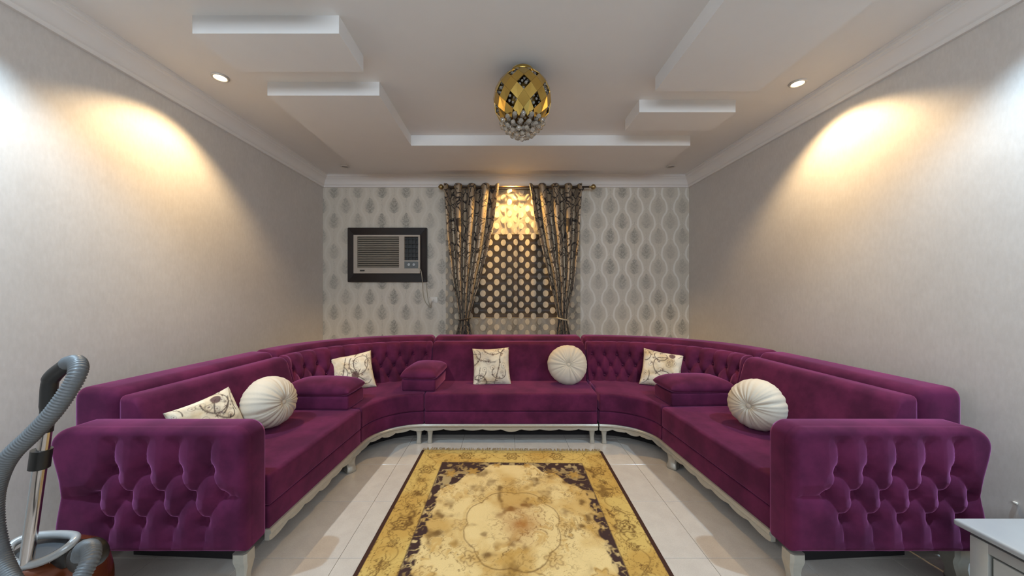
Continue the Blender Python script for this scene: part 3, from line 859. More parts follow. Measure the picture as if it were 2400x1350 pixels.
# ------------------------------------------------------------------ rug
def make_rug():
    nx, ny = 330, 420; LX, LY = 0.787, 0.955
    x = np.linspace(-LX, LX, nx); y = np.linspace(-LY, LY, ny); X, Y = np.meshgrid(x, y)
    n1 = fbm(X * 4 + 20, Y * 4 + 20, 4, 3); n2 = fbm(X * 13 + 20, Y * 13 + 20, 3, 9); n3 = fbm(X * 28 + 40, Y * 28 + 40, 2, 15)
    cream = np.array(srgb(216, 192, 136)); gold = np.array(srgb(180, 142, 70)); brown = np.array(srgb(92, 62, 24)); dk = np.array(srgb(58, 40, 38)); edge = np.array(srgb(60, 36, 28)); rust = np.array(srgb(150, 92, 30))
    def mx(a_, b_, t): return a_ * (1 - t[..., None]) + b_ * t[..., None]
    sm_ = lambda v, a_, b_: np.clip((v - a_) / (b_ - a_), 0, 1) ** 2 * (3 - 2 * np.clip((v - a_) / (b_ - a_), 0, 1))
    ax = np.abs(X); ay = np.abs(Y)
    # field
    img = mx(np.broadcast_to(cream, X.shape + (3,)), gold, sm_(n1, 0.46, 0.72) * 0.75)
    img = mx(img, brown, sm_(n2, 0.55, 0.78) * sm_(n1, 0.35, 0.6) * 0.8)
    # scrolls: iso-lines of noise
    def lines(nn, lev, w): return np.clip(1 - np.abs(nn - lev) / w, 0, 1)
    spots = sm_(fbm(X * 2.3 + 3, Y * 2.3 + 8, 3, 41), 0.46, 0.62)
    img = mx(img, brown, np.maximum(lines(n2, 0.50, 0.012), lines(n2, 0.60, 0.012)) * spots * 0.55)
    wx = X * 11 + 3 * n1; wy = Y * 11 + 3 * n2; fil = fbm(wx + 60, wy + 60, 3, 77); fil2 = fbm(wx * 1.7 + 90, wy * 1.7 + 90, 2, 78)
    zone = sm_(fbm(X * 3 + 33, Y * 3 + 14, 3, 55), 0.40, 0.60)
    img = mx(img, brown, np.maximum(lines(fil, 0.48, 0.022), lines(fil2, 0.55, 0.022)) * zone * 0.85)
    img = mx(img, gold, sm_(fil2, 0.55, 0.7) * zone * 0.6)
    # medallion
    th = np.arctan2(Y, X); rr = np.sqrt((X / 0.265) ** 2 + (Y / 0.315) ** 2) + 0.05 * (n2 - 0.5) + 0.02 * np.cos(3 * th + 1) - 0.10 * np.abs(np.sin(4 * th + 0.2)) ** 0.8
    img = mx(img, brown, lines(rr, 1.0, 0.022) * 0.8)
    img = mx(img, gold, lines(rr, 1.06, 0.06) * 0.35)
    for k in range(8):
        a_ = k * PI / 4; cx, cy = 0.31 * math.cos(a_), 0.36 * math.sin(a_)
        r2 = np.sqrt((X - cx) ** 2 + (Y - cy) ** 2) + 0.010 * np.cos(5 * np.arctan2(Y - cy, X - cx) + k) + 0.03 * (n2 - 0.5)
        img = mx(img, gold, np.clip(1.2 - r2 / 0.06, 0, 1) * 0.5)
        img = mx(img, brown, np.maximum(lines(r2, 0.040, 0.008), sm_(r2, 0.016, 0.008)) * (0.35 + 0.2 * (k % 2)))
    inn = sm_(rr, 0.75, 0.2)
    img = mx(img, brown, np.maximum(lines(n2, 0.47, 0.018), lines(n3, 0.52, 0.03)) * inn * 0.6)
    st = np.exp(-((X - 0.05) / 0.12) ** 2 - ((Y - 0.03) / 0.16) ** 2)
    img = mx(img, rust, np.clip(st * (0.25 + 1.2 * (n2 - 0.3)), 0, 0.85))
    # dark spandrels along the field edge
    fx, fy = 0.565, 0.735
    bnd = fy - 0.045 - 0.36 * np.clip((ax - 0.10) / 0.42, 0, 1) ** 1.4 + 0.03 * np.cos(ax * 38) * (ax > 0.1) * (ax < 0.45)
    sp = sm_(ay, -0.01, 0.01)
    spand = np.clip((ay - bnd) / 0.012, 0, 1)
    side = np.clip((ax - (fx - 0.052 - 0.02 * np.abs(np.sin(Y * 26)) - 0.03 * (n2 - .5))) / 0.010, 0, 1)
    dm = np.maximum(spand, side)
    fl = np.maximum(sm_(n3, 0.56, 0.66), lines(n2, 0.52, 0.03))
    dmask = dm * (1 - 0.85 * fl * (1 - 0.4 * spand))
    img = mx(img, dk, dmask)
    for sx in (-1, 1):
        for sy in (-1, 1):
            for (cx, cy, r0) in ((0.44, 0.36, 0.07), (0.47, 0.56, 0.06), (0.30, 0.60, 0.06), (0.12, 0.69, 0.045)):
                vx = X - sx * cx; vy = Y - sy * cy; r2 = np.sqrt(vx ** 2 + vy ** 2); t2 = np.arctan2(vy, vx)
                pet = r0 * (0.8 + 0.2 * np.cos(6 * t2))
                img = mx(img, gold * 1.05, np.clip((pet - r2) / 0.01, 0, 1) * 0.75 * (0.4 + 0.6 * sm_(n2, 0.35, 0.55)))
                img = mx(img, dk, lines(r2 / pet, 0.75, 0.10) * 0.55)
    # border
    inb = (ax > fx) | (ay > fy)
    bcol = mx(np.broadcast_to(np.array(srgb(198, 170, 98)), X.shape + (3,)), gold, sm_(n1, 0.42, 0.65) * 0.8)
    bcol = mx(bcol, brown, np.maximum(lines(n2, 0.52, 0.016), sm_(n2, 0.64, 0.76) * 0.8) * (0.35 + 0.5 * sm_(n1, 0.4, 0.6)))
    bcol = mx(bcol, brown, np.maximum(lines(fil, 0.5, 0.02), lines(fil2, 0.5, 0.02)) * (0.45 + 0.5 * zone))
    # rosettes and leaf scrolls in the border
    def ros(cx, cy, R0):
        nonlocal bcol
        vx = X - cx; vy = Y - cy; r2 = np.sqrt(vx ** 2 + vy ** 2); t2 = np.arctan2(vy, vx)
        k = r2 / (R0 * (0.85 + 0.15 * np.cos(6 * t2)))
        bcol = mx(bcol, brown, np.maximum(np.maximum(lines(k, 1.0, 0.24), lines(k, 0.55, 0.2)), sm_(k, 0.25, 0.1)) * 0.85)
    bx = (fx + LX - 0.03) / 2
    for sx in (-1, 1):
        for cy in (-0.62, 0.0, 0.62): ros(sx * bx, cy, 0.06)
        for cy in (-0.47, -0.31, -0.16, 0.16, 0.31, 0.47):
            ros(sx * bx + 0.03 * math.sin(cy * 40), cy, 0.028)
        cxv = sx * bx + 0.05 * np.sin(Y * 20); bcol = mx(bcol, brown, np.clip(1 - np.abs(X - cxv) / 0.006, 0, 1) * 0.65)
    by = (fy + LY) / 2
    for sy in (-1, 1):
        for cx in (-0.38, 0, 0.38): ros(cx, sy * by, 0.06)
        cyv = sy * by + 0.05 * np.sin(X * 22); bcol = mx(bcol, brown, np.clip(1 - np.abs(Y - cyv) / 0.006, 0, 1) * 0.6)
    img = np.where(inb[..., None], bcol, img)
    e = np.maximum(ax - fx, ay - fy); img = mx(img, dk, np.clip(1 - np.abs(e) / 0.006, 0, 1) * 0.9)
    img = np.where((ax > LX - 0.028)[..., None], edge, img)
    img = mx(img, dk, np.clip(1 - np.abs(ay - (LY - 0.008)) / 0.006, 0, 1) * 0.8)
    Z = 0.009 + 0.0012 * (n3 - 0.5) - 0.004 * np.clip(1 - np.minimum(LX - ax, LY - ay) / 0.01, 0, 1)
    root = empty('rug', (0.055, 2.03, 0.0), 'gold and brown floral area rug with dark edge and fringed end on the tile floor', 'rug')
    root.rotation_euler.z = -0.018
    V = np.stack([X, Y, Z], 2).reshape(-1, 3)
    fs = [(j * nx + i, j * nx + i + 1, (j + 1) * nx + i + 1, (j + 1) * nx + i) for j in range(ny - 1) for i in range(nx - 1)]
    rim = [k for k in range(nx)] + [j * nx + nx - 1 for j in range(1, ny)] + [(ny - 1) * nx + k for k in range(nx - 2, -1, -1)] + [j * nx for j in range(ny - 2, 0, -1)]
    b0 = len(V); bk = V[rim].copy(); bk[:, 2] = 0.0006; V = np.concatenate([V, bk]); R = len(rim)
    fs += [(rim[k], b0 + k, b0 + (k + 1) % R, rim[(k + 1) % R]) for k in range(R)]
    o = pyd('pile', V, fs, RUGM, root, 179, fix=False)
    c = img.reshape(-1, 3); set_col(o, np.concatenate([c, np.broadcast_to(edge, (R, 3))]))
    # fringe: many short knotted threads, one part at each end
    for sy in (-1, 1):
        vs = []; fs = []
        r = random.Random(4)
        for k in range(190):
            x0 = -LX + 0.01 + (2 * LX - 0.02) * k / 189; L = r.uniform(0.035, 0.055); dx = r.uniform(-0.012, 0.012)
            v, f = tube_verts([(x0, sy * (LY - 0.004), 0.005), (x0 + dx * 0.5, sy * (LY + L * 0.5), 0.004), (x0 + dx, sy * (LY + L), 0.0025)], [0.0028, 0.0022, 0.0015], 4)
            b = len(vs); vs += v; fs += [tuple(b + q for q in ff) for ff in f]
        fr = pyd('fringe', vs, fs, FRINGE, root, 179); fr['kind'] = 'stuff'
make_rug()

# ------------------------------------------------------------------ curtains
ZR, YR = 2.763, 4.47
rod = empty('curtain_rod', (0.08, YR, ZR), 'dark curtain rod with brass ball finials above the window', 'curtain rod')
tube('rod', [(-0.84, 0, 0), (1.04, 0, 0)], 0.013, RODM, rod, 16)
for sx, x in ((-1, -0.84), (1, 1.04)):
    lathe('finial', [(0.0, 0), (0.016, 0), (0.016, 0.012), (0.010, 0.016), (0.012, 0.024), (0.030, 0.038), (0.036, 0.055), (0.030, 0.075), (0.012, 0.088), (0.006, 0.094), (0.0, 0.096)], BRASS, rod, 20, (x, 0, 0), Matrix.Rotation(sx * PI / 2, 3, 'Y'))
for x in (-0.77, 0.97):
    b = empty('bracket_dummy') if False else None
    tube('bracket', [(x, 0.0, -0.012), (x, 0.06, -0.02), (x, YB - YR - 0.002, -0.02)], 0.008, RODM, rod, 10)

def grid_obj(name, fn, nu, nv, m, parent=None, thick=0.0):
    V = []; UV = []
    for j in range(nv + 1):
        for i in range(nu + 1):
            p, uv = fn(i / nu, j / nv); V.append(p); UV.append(uv)
    fs = [(j * (nu + 1) + i, (j + 1) * (nu + 1) + i, (j + 1) * (nu + 1) + i + 1, j * (nu + 1) + i + 1) for j in range(nv) for i in range(nu)]
    o = pyd(name, V, fs, m, parent, 179, fix=False)
    ul = o.data.uv_layers.new(name='UVMap')
    for lp_ in o.data.loops: ul.data[lp_.index].uv = UV[lp_.vertex_index]
    if thick:
        md = o.modifiers.new('solid', 'SOLIDIFY'); md.thickness = thick; md.offset = 0
    return o

def drape(name, xl_top, xr_top, outer, inner, tie_z, label, sgn, nf, ph):
    """one gathered panel: outer/inner = list of (z, x) edge positions"""
    oz = np.array(outer)[::-1]; iz = np.array(inner)[::-1]
    ztop, zbot = ZR + 0.035, 0.25
    root = empty(name, (0.5 * (xl_top + xr_top), YR, ZR), label, 'curtain', 'brown jacquard drapes')
    Wt = abs(xr_top - xl_top) * 2.0
    def fn(u, v):
        z = ztop + (zbot - ztop) * v
        xo = np.interp(z, oz[:, 0], oz[:, 1]); xi = np.interp(z, iz[:, 0], iz[:, 1])
        wdt = abs(xi - xo); full = abs(xr_top - xl_top)
        sq = wdt / full
        c = math.cos(2 * PI * nf * u + ph)
        amp = 0.058 * min(1.0, 0.55 + 0.45 * sq) * (1.0 - 0.35 * (1 - sq))
        uu = u + 0.030 * math.sin(2 * PI * nf * u * 2 + ph) * 0.5
        sag = 0.010 * math.sin(u * 17 + z * 5)
        x = xo + (xi - xo) * uu + sag * (1 - sq) * 0.5
        y = -amp * c - 0.012 * (1 - sq) * math.sin(PI * u) * 2 + 0.006 * math.sin(z * 9 + u * 13)
        p = (x - root.location.x, y, z - root.location.z)
        return p, (u * Wt, z)
    grid_obj('panel', fn, 150, 70, DRAPE, root, 0.003)
    # grommets where the rod threads each fold
    for k in range(2 * nf + 1):
        u = (k * 0.5 - ph / (2 * PI) + 0.25) / nf
        if not 0.0 < u < 1.0: continue
        x = np.interp(u, [0, 1], [np.interp(ZR, oz[:, 0], oz[:, 1]), np.interp(ZR, iz[:, 0], iz[:, 1])])
        pts = [(x - root.location.x, 0.030 * math.cos(a_), 0.030 * math.sin(a_)) for a_ in np.linspace(0, 2 * PI, 20, endpoint=False)]
        tube('grommet', pts, 0.006, BRASS, root, 6, True)
    # tie back: a loop round the gathered cloth
    xo = np.interp(tie_z, oz[:, 0], oz[:, 1]); xi = np.interp(tie_z, iz[:, 0], iz[:, 1]); cx = (xo + xi) / 2; hw = abs(xi - xo) / 2 + 0.012
    hook = cx + (-0.0 if sgn < 0 else 0.22)
    pts = [(cx + hw * math.cos(a_) - root.location.x, 0.066 * math.sin(a_), tie_z - root.location.z - 0.015 * math.cos(a_) * sgn) for a_ in np.linspace(0, 2 * PI, 28, endpoint=False)]
    tube('tieback', pts, 0.011, DRAPE if sgn < 0 else CORD, root, 8, True)
    if sgn > 0:
        tube('tie_cord', [(cx + hw - 0.01 - root.location.x, -0.02, tie_z - ZR), (cx + hw + 0.10 - root.location.x, 0.03, tie_z - ZR + 0.09), (cx + hw + 0.17 - root.location.x, 0.152, tie_z - ZR + 0.22)], 0.005, CORD, root, 6)
    return root
# x positions in the curtain plane
cx_ = lambda px: (px - VX) / F * YR
cz_ = lambda py: CAMZ - (py - VY) / F * YR
drape('drape', cx_(1042), cx_(1170), [(3.0, cx_(1041)), (cz_(437), cx_(1042)), (cz_(560), cx_(1050)), (cz_(650), cx_(1060)), (cz_(720), cx_(1074)), (cz_(748), cx_(1078)), (cz_(790), cx_(1068)), (0.1, cx_(1050))],
      [(3.0, cx_(1172)), (cz_(437), cx_(1170)), (cz_(520), cx_(1158)), (cz_(600), cx_(1141)), (cz_(680), cx_(1119)), (cz_(748), cx_(1100)), (cz_(790), cx_(1108)), (0.1, cx_(1125))], cz_(748),
      'left brown jacquard drape tied back beside the air conditioner', -1, 4, 0.0)
drape('drape', cx_(1240), cx_(1362), [(3.0, cx_(1363)), (cz_(437), cx_(1362)), (cz_(560), cx_(1356)), (cz_(650), cx_(1347)), (cz_(720), cx_(1332)), (cz_(748), cx_(1328)), (cz_(790), cx_(1338)), (0.1, cx_(1355))],
      [(3.0, cx_(1238)), (cz_(437), cx_(1240)), (cz_(520), cx_(1254)), (cz_(600), cx_(1273)), (cz_(680), cx_(1293)), (cz_(748), cx_(1308)), (cz_(790), cx_(1300)), (0.1, cx_(1285))], cz_(748),
      'right brown jacquard drape tied back with a beige cord', 1, 4, 0.0)
NFOLD = 5.25
SX0, SX1 = cx_(1040), cx_(1366)
def sheer_y(u): return 0.042 * math.cos(2 * PI * NFOLD * u + 0.7 * math.sin(u * 11)) + 0.005 * math.sin(47 * u)
_u = np.linspace(0, 1, 1001); _y = np.array([sheer_y(t) for t in _u])
_arc = np.concatenate([[0], np.cumsum(np.sqrt((np.diff(_u) * (SX1 - SX0)) ** 2 + np.diff(_y) ** 2))])
def sheer_fn(u, v):
    z = 2.755 + (0.15 - 2.755) * v
    return (SX0 + (SX1 - SX0) * u - 0.08, sheer_y(u) + 0.004 * math.sin(31 * u + z * 1.5), z - ZR), (float(np.interp(u, _u, _arc)), z)
sh = empty('sheer_curtain', (0.08, YR + 0.108, ZR), 'cream dotted sheer curtain hanging over the window between the drapes', 'curtain')
grid_obj('panel', sheer_fn, 260, 30, SHEER, sh)
tube('sheer_rod', [(-0.80, 0, 0), (1.0, 0, 0)], 0.006, RODM, sh, 8)

# ------------------------------------------------------------------ air conditioner in the back wall
bx_ = lambda px: (px - VX) / F * 4.60
bz_ = lambda py: CAMZ - (py - VY) / F * 4.60
AX0, AX1, AZ0, AZ1 = bx_(816), bx_(1001), bz_(661), bz_(534)
ac = empty('air_conditioner', ((AX0 + AX1) / 2, YB, (AZ0 + AZ1) / 2), 'beige window air conditioner in a dark wooden frame on the damask wall', 'air conditioner')
hw, hh = (AX1 - AX0) / 2, (AZ1 - AZ0) / 2
fx_, fz_ = 0.088, 0.10
ix0, ix1, iz0, iz1 = bx_(832) - ac.location.x, bx_(986) - ac.location.x, bz_(641) - ac.location.z, bz_(552) - ac.location.z
def mitre(name, o1, o2, i2, i1):
    pr = []
    fr, bk = -0.050, -0.001
    q = [o1, o2, i2, i1]
    vs = [(x, fr + (0.010 if k in (2, 3) else 0.0), z) for k, (x, z) in enumerate(q)] + [(x, bk, z) for x, z in q]
    bm = bmesh.new(); V_ = [bm.verts.new(v) for v in vs]
    for f in ((0, 1, 2, 3), (7, 6, 5, 4), (0, 4, 5, 1), (1, 5, 6, 2), (2, 6, 7, 3), (3, 7, 4, 0)): bm.faces.new([V_[i] for i in f])
    bmesh.ops.recalc_face_normals(bm, faces=bm.faces); bmesh.ops.bevel(bm, geom=bm.edges[:], offset=0.004, segments=2, affect='EDGES')
    bm_obj(name, bm, WOODF, ac, 40)
o_ = [(-hw, -hh), (hw, -hh), (hw, hh), (-hw, hh)]; i_ = [(ix0, iz0), (ix1, iz0), (ix1, iz1), (ix0, iz1)]
for k in range(4): mitre('frame_rail', o_[k], o_[(k + 1) % 4], i_[(k + 1) % 4], i_[k])
aw = ix1 - ix0; ah = iz1 - iz0
# face plate with recesses built from bars
gx0, gx1, gz0, gz1 = ix0 + 0.050, ix0 + aw * 0.685, iz0 + 0.075, iz1 - 0.022
vx0, vx1, vz0, vz1 = ix0 + aw * 0.765, ix1 - 0.022, iz0 + ah * 0.34, iz1 - 0.022
pz0, pz1 = iz0 + 0.065, iz0 + ah * 0.31
bm = bmesh.new()
for r in ((ix0, gx0, iz0, iz1), (gx0, gx1, iz0, gz0), (gx0, gx1, gz1, iz1), (gx1, vx0, iz0, iz1), (vx1, ix1, iz0, iz1), (vx0, vx1, vz1, iz1), (vx0, vx1, pz1, vz0), (vx0, vx1, iz0, pz0)):
    add_box(bm, r[0], r[1], -0.075, -0.002, r[2], r[3])
bm_obj('face_plate', bm, ACPL, ac)
box('grille_back', gx0, gx1, -0.03, -0.002, gz0, gz1, BLACK, ac)
ns = 14
for k in range(ns):
    zc = gz0 + (k + 0.5) * (gz1 - gz0) / ns
    s = box('louver', gx0 + 0.001, gx1 - 0.001, -0.0125, 0.0125, -0.010, 0.010, ACSL, ac, 0.002, 1)
    s.location = (0, -0.055, zc); s.rotation_euler.x = math.radians(22)
box('vent_back', vx0, vx1, -0.022, -0.002, vz0, vz1, BLACK, ac)
for k in range(5): box('vent_bar', vx0, vx1, -0.060, -0.045, vz0 + (k + 0.7) * (vz1 - vz0) / 5.3, vz0 + (k + 0.7) * (vz1 - vz0) / 5.3 + 0.006, BLACK, ac)
for k in range(3): box('vent_fin', vx0 + (k + 0.8) * (vx1 - vx0) / 3.7, vx0 + (k + 0.8) * (vx1 - vx0) / 3.7 + 0.005, -0.056, -0.042, vz0, vz1, BLACK, ac)
cp = box('control_panel', vx0, vx1, -0.070, -0.002, pz0, pz1, PANELM, ac)
for k in range(2):
    lathe('knob', [(0, 0), (0.019, 0), (0.017, 0.012), (0, 0.012)], GREYP, cp, 16, (vx0 + (0.33 + 0.36 * k) * (vx1 - vx0), -0.070, pz0 + 0.55 * (pz1 - pz0)), Matrix.Rotation(PI / 2, 3, 'X'))
box('badge', ix0 + 0.085, ix0 + 0.148, -0.079, -0.074, iz0 + 0.028, iz0 + 0.046, BLACK, ac, 0.002, 1)
def ap(px, py, y): return (bx_(px) - ac.location.x, y, bz_(py) - ac.location.z)
tube('power_cord', spline([ap(982, 629, -0.078), ap(988, 633, -0.085), ap(991, 648, -0.080), ap(991.5, 664, -0.060), ap(992, 690, -0.03), ap(997, 708, -0.025), ap(1004, 717, -0.025), ap(1009, 720, -0.028), ap(1011, 712, -0.04), ap(1013, 704, -0.030)], 6), 0.0055, CORD, ac, 8)
tube('spare_cord', spline([ap(999, 663, -0.012), ap(1000, 684, -0.010), ap(1003, 705, -0.010), ap(1007, 716, -0.012), ap(1010, 722, -0.010)], 6), 0.004, CORD, ac, 6)
sk = empty('wall_socket', (bx_(1016), YB, bz_(703)), 'small white wall socket on the back wall beside the left drape', 'socket')
box('plate', -0.048, 0.048, -0.010, -0.001, -0.040, 0.040, WHITE, sk, 0.004, 2)
box('plug', -0.034, 0.0, -0.035, -0.010, -0.022, 0.012, WHITE, sk, 0.005, 2)
box('switch', 0.014, 0.032, -0.014, -0.010, -0.014, 0.014, WHITE, sk, 0.002, 1)

# ------------------------------------------------------------------ downlights
names = ['lit recessed downlight in the ceiling above the left wall patch', 'lit recessed downlight in the ceiling above the right wall patch', 'lit recessed downlight in the ceiling in front of the curtains',
         'unlit recessed downlight near the far left ceiling corner', 'unlit recessed downlight near the far right ceiling corner',
         'cool white recessed downlight in the ceiling near the viewer, left side', 'cool white recessed downlight in the ceiling near the viewer, right side']
for (x, y, e, lc), lab in zip(SPOTS, names):
    on = e > 0
    d = empty('downlight', (x, y, HC), lab, 'ceiling light', 'recessed downlights')
    pts = [(0.046 * math.cos(a_), 0.046 * math.sin(a_), -0.004) for a_ in np.linspace(0, 2 * PI, 28, endpoint=False)]
    tube('ring', pts, 0.009, RINGM, d, 8, True)
    lathe('lamp', [(0, -0.008), (0.020, -0.008), (0.036, -0.005), (0.038, -0.001), (0, -0.0005)], LAMPOFF if not on else (LAMPCOOL if lc is COOL else LAMPON), d, 24)
    if on:
        L = bpy.data.lights.new('downlight_beam', 'SPOT'); L.energy = e
        L.color = lc
        L.spot_size = math.radians(120); L.spot_blend = 0.5; L.shadow_soft_size = 0.03
        lo = bpy.data.objects.new('downlight_beam', L); lo.location = (0, 0, -0.014); lo.parent = d; COL.objects.link(lo)
        if lc is WARM: lo.rotation_euler = (-0.08, 0, 0)

# ------------------------------------------------------------------ chandelier
CH = (0.132, 2.40, 2.735); CR = 0.205
ch = empty('ceiling_lamp', (CH[0], CH[1], HC), 'gold lattice ball ceiling lamp with hanging crystal drops', 'ceiling lamp')
zc = CH[2] - HC
lathe('canopy', [(0, -0.001), (0.075, -0.001), (0.08, -0.006), (0.075, -0.014), (0, -0.016)], GOLD, ch, 32)
# woven shell on a diagonal lattice: openings where both diagonal indices are even
NL = 7
def sp_pt(a_, b_, r):
    # a_, b_: diagonal coordinates; lon and lat
    lon = (a_ - b_) * PI / (2 * NL); t = (a_ + b_)
    lat = math.radians(78) - t * math.radians(14.6)
    lat = max(-1.45, min(1.5, lat))
    return Vector((r * math.cos(lat) * math.sin(lon), -r * math.cos(lat) * math.cos(lon), zc + r * 1.0 * math.sin(lat))), lat
cnt = 0
for t in range(-2, 16):
    for dlt in range(-2 * NL, 2 * NL):
        if (t + dlt) % 2: continue
        a_ = (t + dlt) // 2; b_ = (t - dlt) // 2
        if a_ % 2 == 0 and b_ % 2 == 0: continue
        cs = [sp_pt(a_ + da, b_ + db, CR) for da, db in ((0, 0), (1, 0), (1, 1), (0, 1))]
        mlat = sum(c[1] for c in cs) / 4
        if mlat > math.radians(76) or mlat < math.radians(-42): continue
        P = [c[0] for c in cs]
        if (P[0] - P[2]).length < 0.01 or (P[1] - P[3]).length < 0.01: continue
        cc = sum(P, Vector()) / 4; nrm = (cc - Vector((0, 0, zc))).normalized()
        P = [cc + (p - cc) * 0.985 for p in P]
        bk = [p - nrm * 0.004 for p in P]
        o = pyd('gold_facet', P + bk, [(0, 1, 2, 3), (7, 6, 5, 4), (0, 4, 5, 1), (1, 5, 6, 2), (2, 6, 7, 3), (3, 7, 4, 0)], GOLD, ch)
        cnt += 1
pts = [(CR * math.cos(math.radians(70)) * 1.0 * math.cos(a_), CR * math.cos(math.radians(70)) * math.sin(a_), zc + CR * math.sin(math.radians(70))) for a_ in np.linspace(0, 2 * PI, 32, endpoint=False)]
tube('top_band', pts, 0.018, GOLD, ch, 8, True)
# dark core and small beads behind the openings
bm = bmesh.new(); bmesh.ops.create_uvsphere(bm, u_segments=32, v_segments=16, radius=CR * 0.80, matrix=Matrix.Translation((0, 0, zc))); bm_obj('core', bm, GOLDIN, ch, 179)
bm = bmesh.new(); gr = PI * (3 - math.sqrt(5))
for k in range(520):
    z = 1 - 2 * (k + 0.5) / 520; r = math.sqrt(1 - z * z); th = k * gr
    if z > 0.93: continue
    p = Vector((r * math.cos(th), r * math.sin(th), z)) * CR * random.uniform(0.84, 0.93)
    bmesh.ops.create_icosphere(bm, subdivisions=1, radius=random.uniform(0.008, 0.012), matrix=Matrix.Translation((p.x, p.y, p.z + zc)))
b = bm_obj('crystal_beads', bm, CRYSTAL, ch); b['kind'] = 'stuff'
# hanging crystal balls
bm = bmesh.new(); bmesh.ops.create_icosphere(bm, subdivisions=2, radius=0.0165)
dme = bpy.data.meshes.new('crystal_drop'); bm.to_mesh(dme); bm.free(); dme.materials.append(CRYSTAL)
def drop(x, y, z):
    o = bpy.data.objects.new('crystal_drop', dme); o.location = (x, y, z); o.rotation_euler = (random.random() * 3, random.random() * 3, 0); o.parent = ch; COL.objects.link(o)
for ring, (r, n, z) in enumerate(((0.0, 1, -0.268), (0.045, 6, -0.248), (0.085, 10, -0.225), (0.118, 13, -0.195), (0.148, 16, -0.160))):
    for k in range(n):
        a_ = 2 * PI * (k + 0.5 * (ring % 2)) / n
        drop(r * math.cos(a_), r * math.sin(a_), zc + z)
        if ring < 4: drop(r * 0.98 * math.cos(a_ + 0.1), r * 0.98 * math.sin(a_ + 0.1), zc + z + 0.038)

# ------------------------------------------------------------------ chest at the lower right corner
CX0, CX1, CY0, CY1, CZ = 1.822, 2.42, 0.45, 1.386, 0.48
cb = empty('chest', ((CX0 + CX1) / 2, (CY0 + CY1) / 2, 0), 'low silver painted drawer chest in front of the right sofa arm', 'chest')
c0 = cb.location
def cbx(nm, x0, x1, y0, y1, z0, z1, m, par=cb, bev=0.003, seg=2): return box(nm, x0 - c0.x, x1 - c0.x, y0 - c0.y, y1 - c0.y, z0, z1, m, par, bev, seg)
cbx('top', CX0, CX1, CY0, CY1, CZ - 0.026, CZ, CHESTTOP, cb, 0.009, 3)
cbx('top_moulding', CX0 + 0.030, CX1 - 0.02, CY0 + 0.02, CY1 - 0.030, CZ - 0.046, CZ - 0.026, DKGREY)
bx0 = CX0 + 0.040
cbx('body', bx0 + 0.02, CX1 - 0.02, CY0 + 0.02, CY1 - 0.030, 0.08, CZ - 0.046, CHESTM)
FXs = CX0 + 0.030
cbx('frame_rail', FXs, bx0 + 0.02, CY0 + 0.02, CY1 - 0.030, CZ - 0.085, CZ - 0.046, CHESTM)
cbx('frame_rail', FXs, bx0 + 0.02, CY0 + 0.02, CY1 - 0.030, 0.06, 0.10, CHESTM)
ys = [CY0 + 0.02, (CY0 + CY1) / 2 - 0.03, CY1 - 0.030 - 0.052]
for y, w_ in zip(ys, (0.045, 0.05, 0.052)): cbx('frame_stile', FXs - 0.001, bx0 + 0.02, y, y + w_, 0.06, CZ - 0.046, CHESTM)
for k in range(2):
    d = cbx('drawer', FXs + 0.006, bx0 + 0.019, ys[k] + 0.06, ys[k + 1] - 0.008, 0.108, CZ - 0.094, CHESTM, cb, 0.002, 1)
    pts = [(FXs - 0.012 - c0.x, (ys[k] + ys[k + 1]) / 2 + 0.03 - c0.y, 0.25), ]
    lathe('knob', [(0, 0), (0.006, 0), (0.006, 0.012), (0.014, 0.018), (0.012, 0.026), (0, 0.028)], CHROME, d, 14, (FXs + 0.006 - c0.x, (ys[k] + ys[k + 1]) / 2 + 0.03 - c0.y, 0.25), Matrix.Rotation(-PI / 2, 3, 'Y'))
for x in (CX0 + 0.05, CX1 - 0.08):
    for y in (CY0 + 0.04, CY1 - 0.09): cbx('leg', x, x + 0.05, y, y + 0.05, 0.0, 0.085, CHESTM)
# small white clip on the right wall
wc = empty('wall_clip', (XR, 1.675, 0.36), 'tiny white cable clip on the right wall above the chest', 'clip')
box('clip_body', -0.010, -0.0005, -0.008, 0.008, -0.005, 0.005, WHITE, wc, 0.003, 2)

# ------------------------------------------------------------------ vacuum cleaner
vc = empty('vacuum_cleaner', (-1.70, 1.27, 0), 'canister vacuum cleaner with copper brown body and grey hose by the left sofa arm', 'vacuum cleaner')
v0 = vc.location
def vp(px, py, y):   # pixel position at depth y, in the cleaner's frame
    return ((px - VX) / F * y - v0.x, y - v0.y, CAMZ - (py - VY) / F * y)
lathe('body', [(0, 0.10), (0.150, 0.10), (0.166, 0.14), (0.170, 0.20), (0.167, 0.28), (0.156, 0.345), (0.134, 0.395), (0.095, 0.428), (0.040, 0.444), (0, 0.446)], COPPER, vc, 48)
lathe('base', [(0, 0.018), (0.16, 0.018), (0.178, 0.03), (0.186, 0.06), (0.186, 0.12), (0.176, 0.145), (0.160, 0.15), (0, 0.15)], GREYP, vc, 48)
lathe('bumper', [(0.18, 0.045), (0.193, 0.05), (0.195, 0.065), (0.193, 0.08), (0.18, 0.085)], BLACK, vc, 48)
for k in range(4):
    a_ = PI / 4 + k * PI / 2
    lathe('wheel', [(0, -0.012), (0.020, -0.012), (0.022, 0), (0.020, 0.012), (0, 0.012)], BLACK, vc, 16, (0.14 * math.cos(a_), 0.14 * math.sin(a_), 0.022), Matrix.Rotation(PI / 2, 3, 'X'))
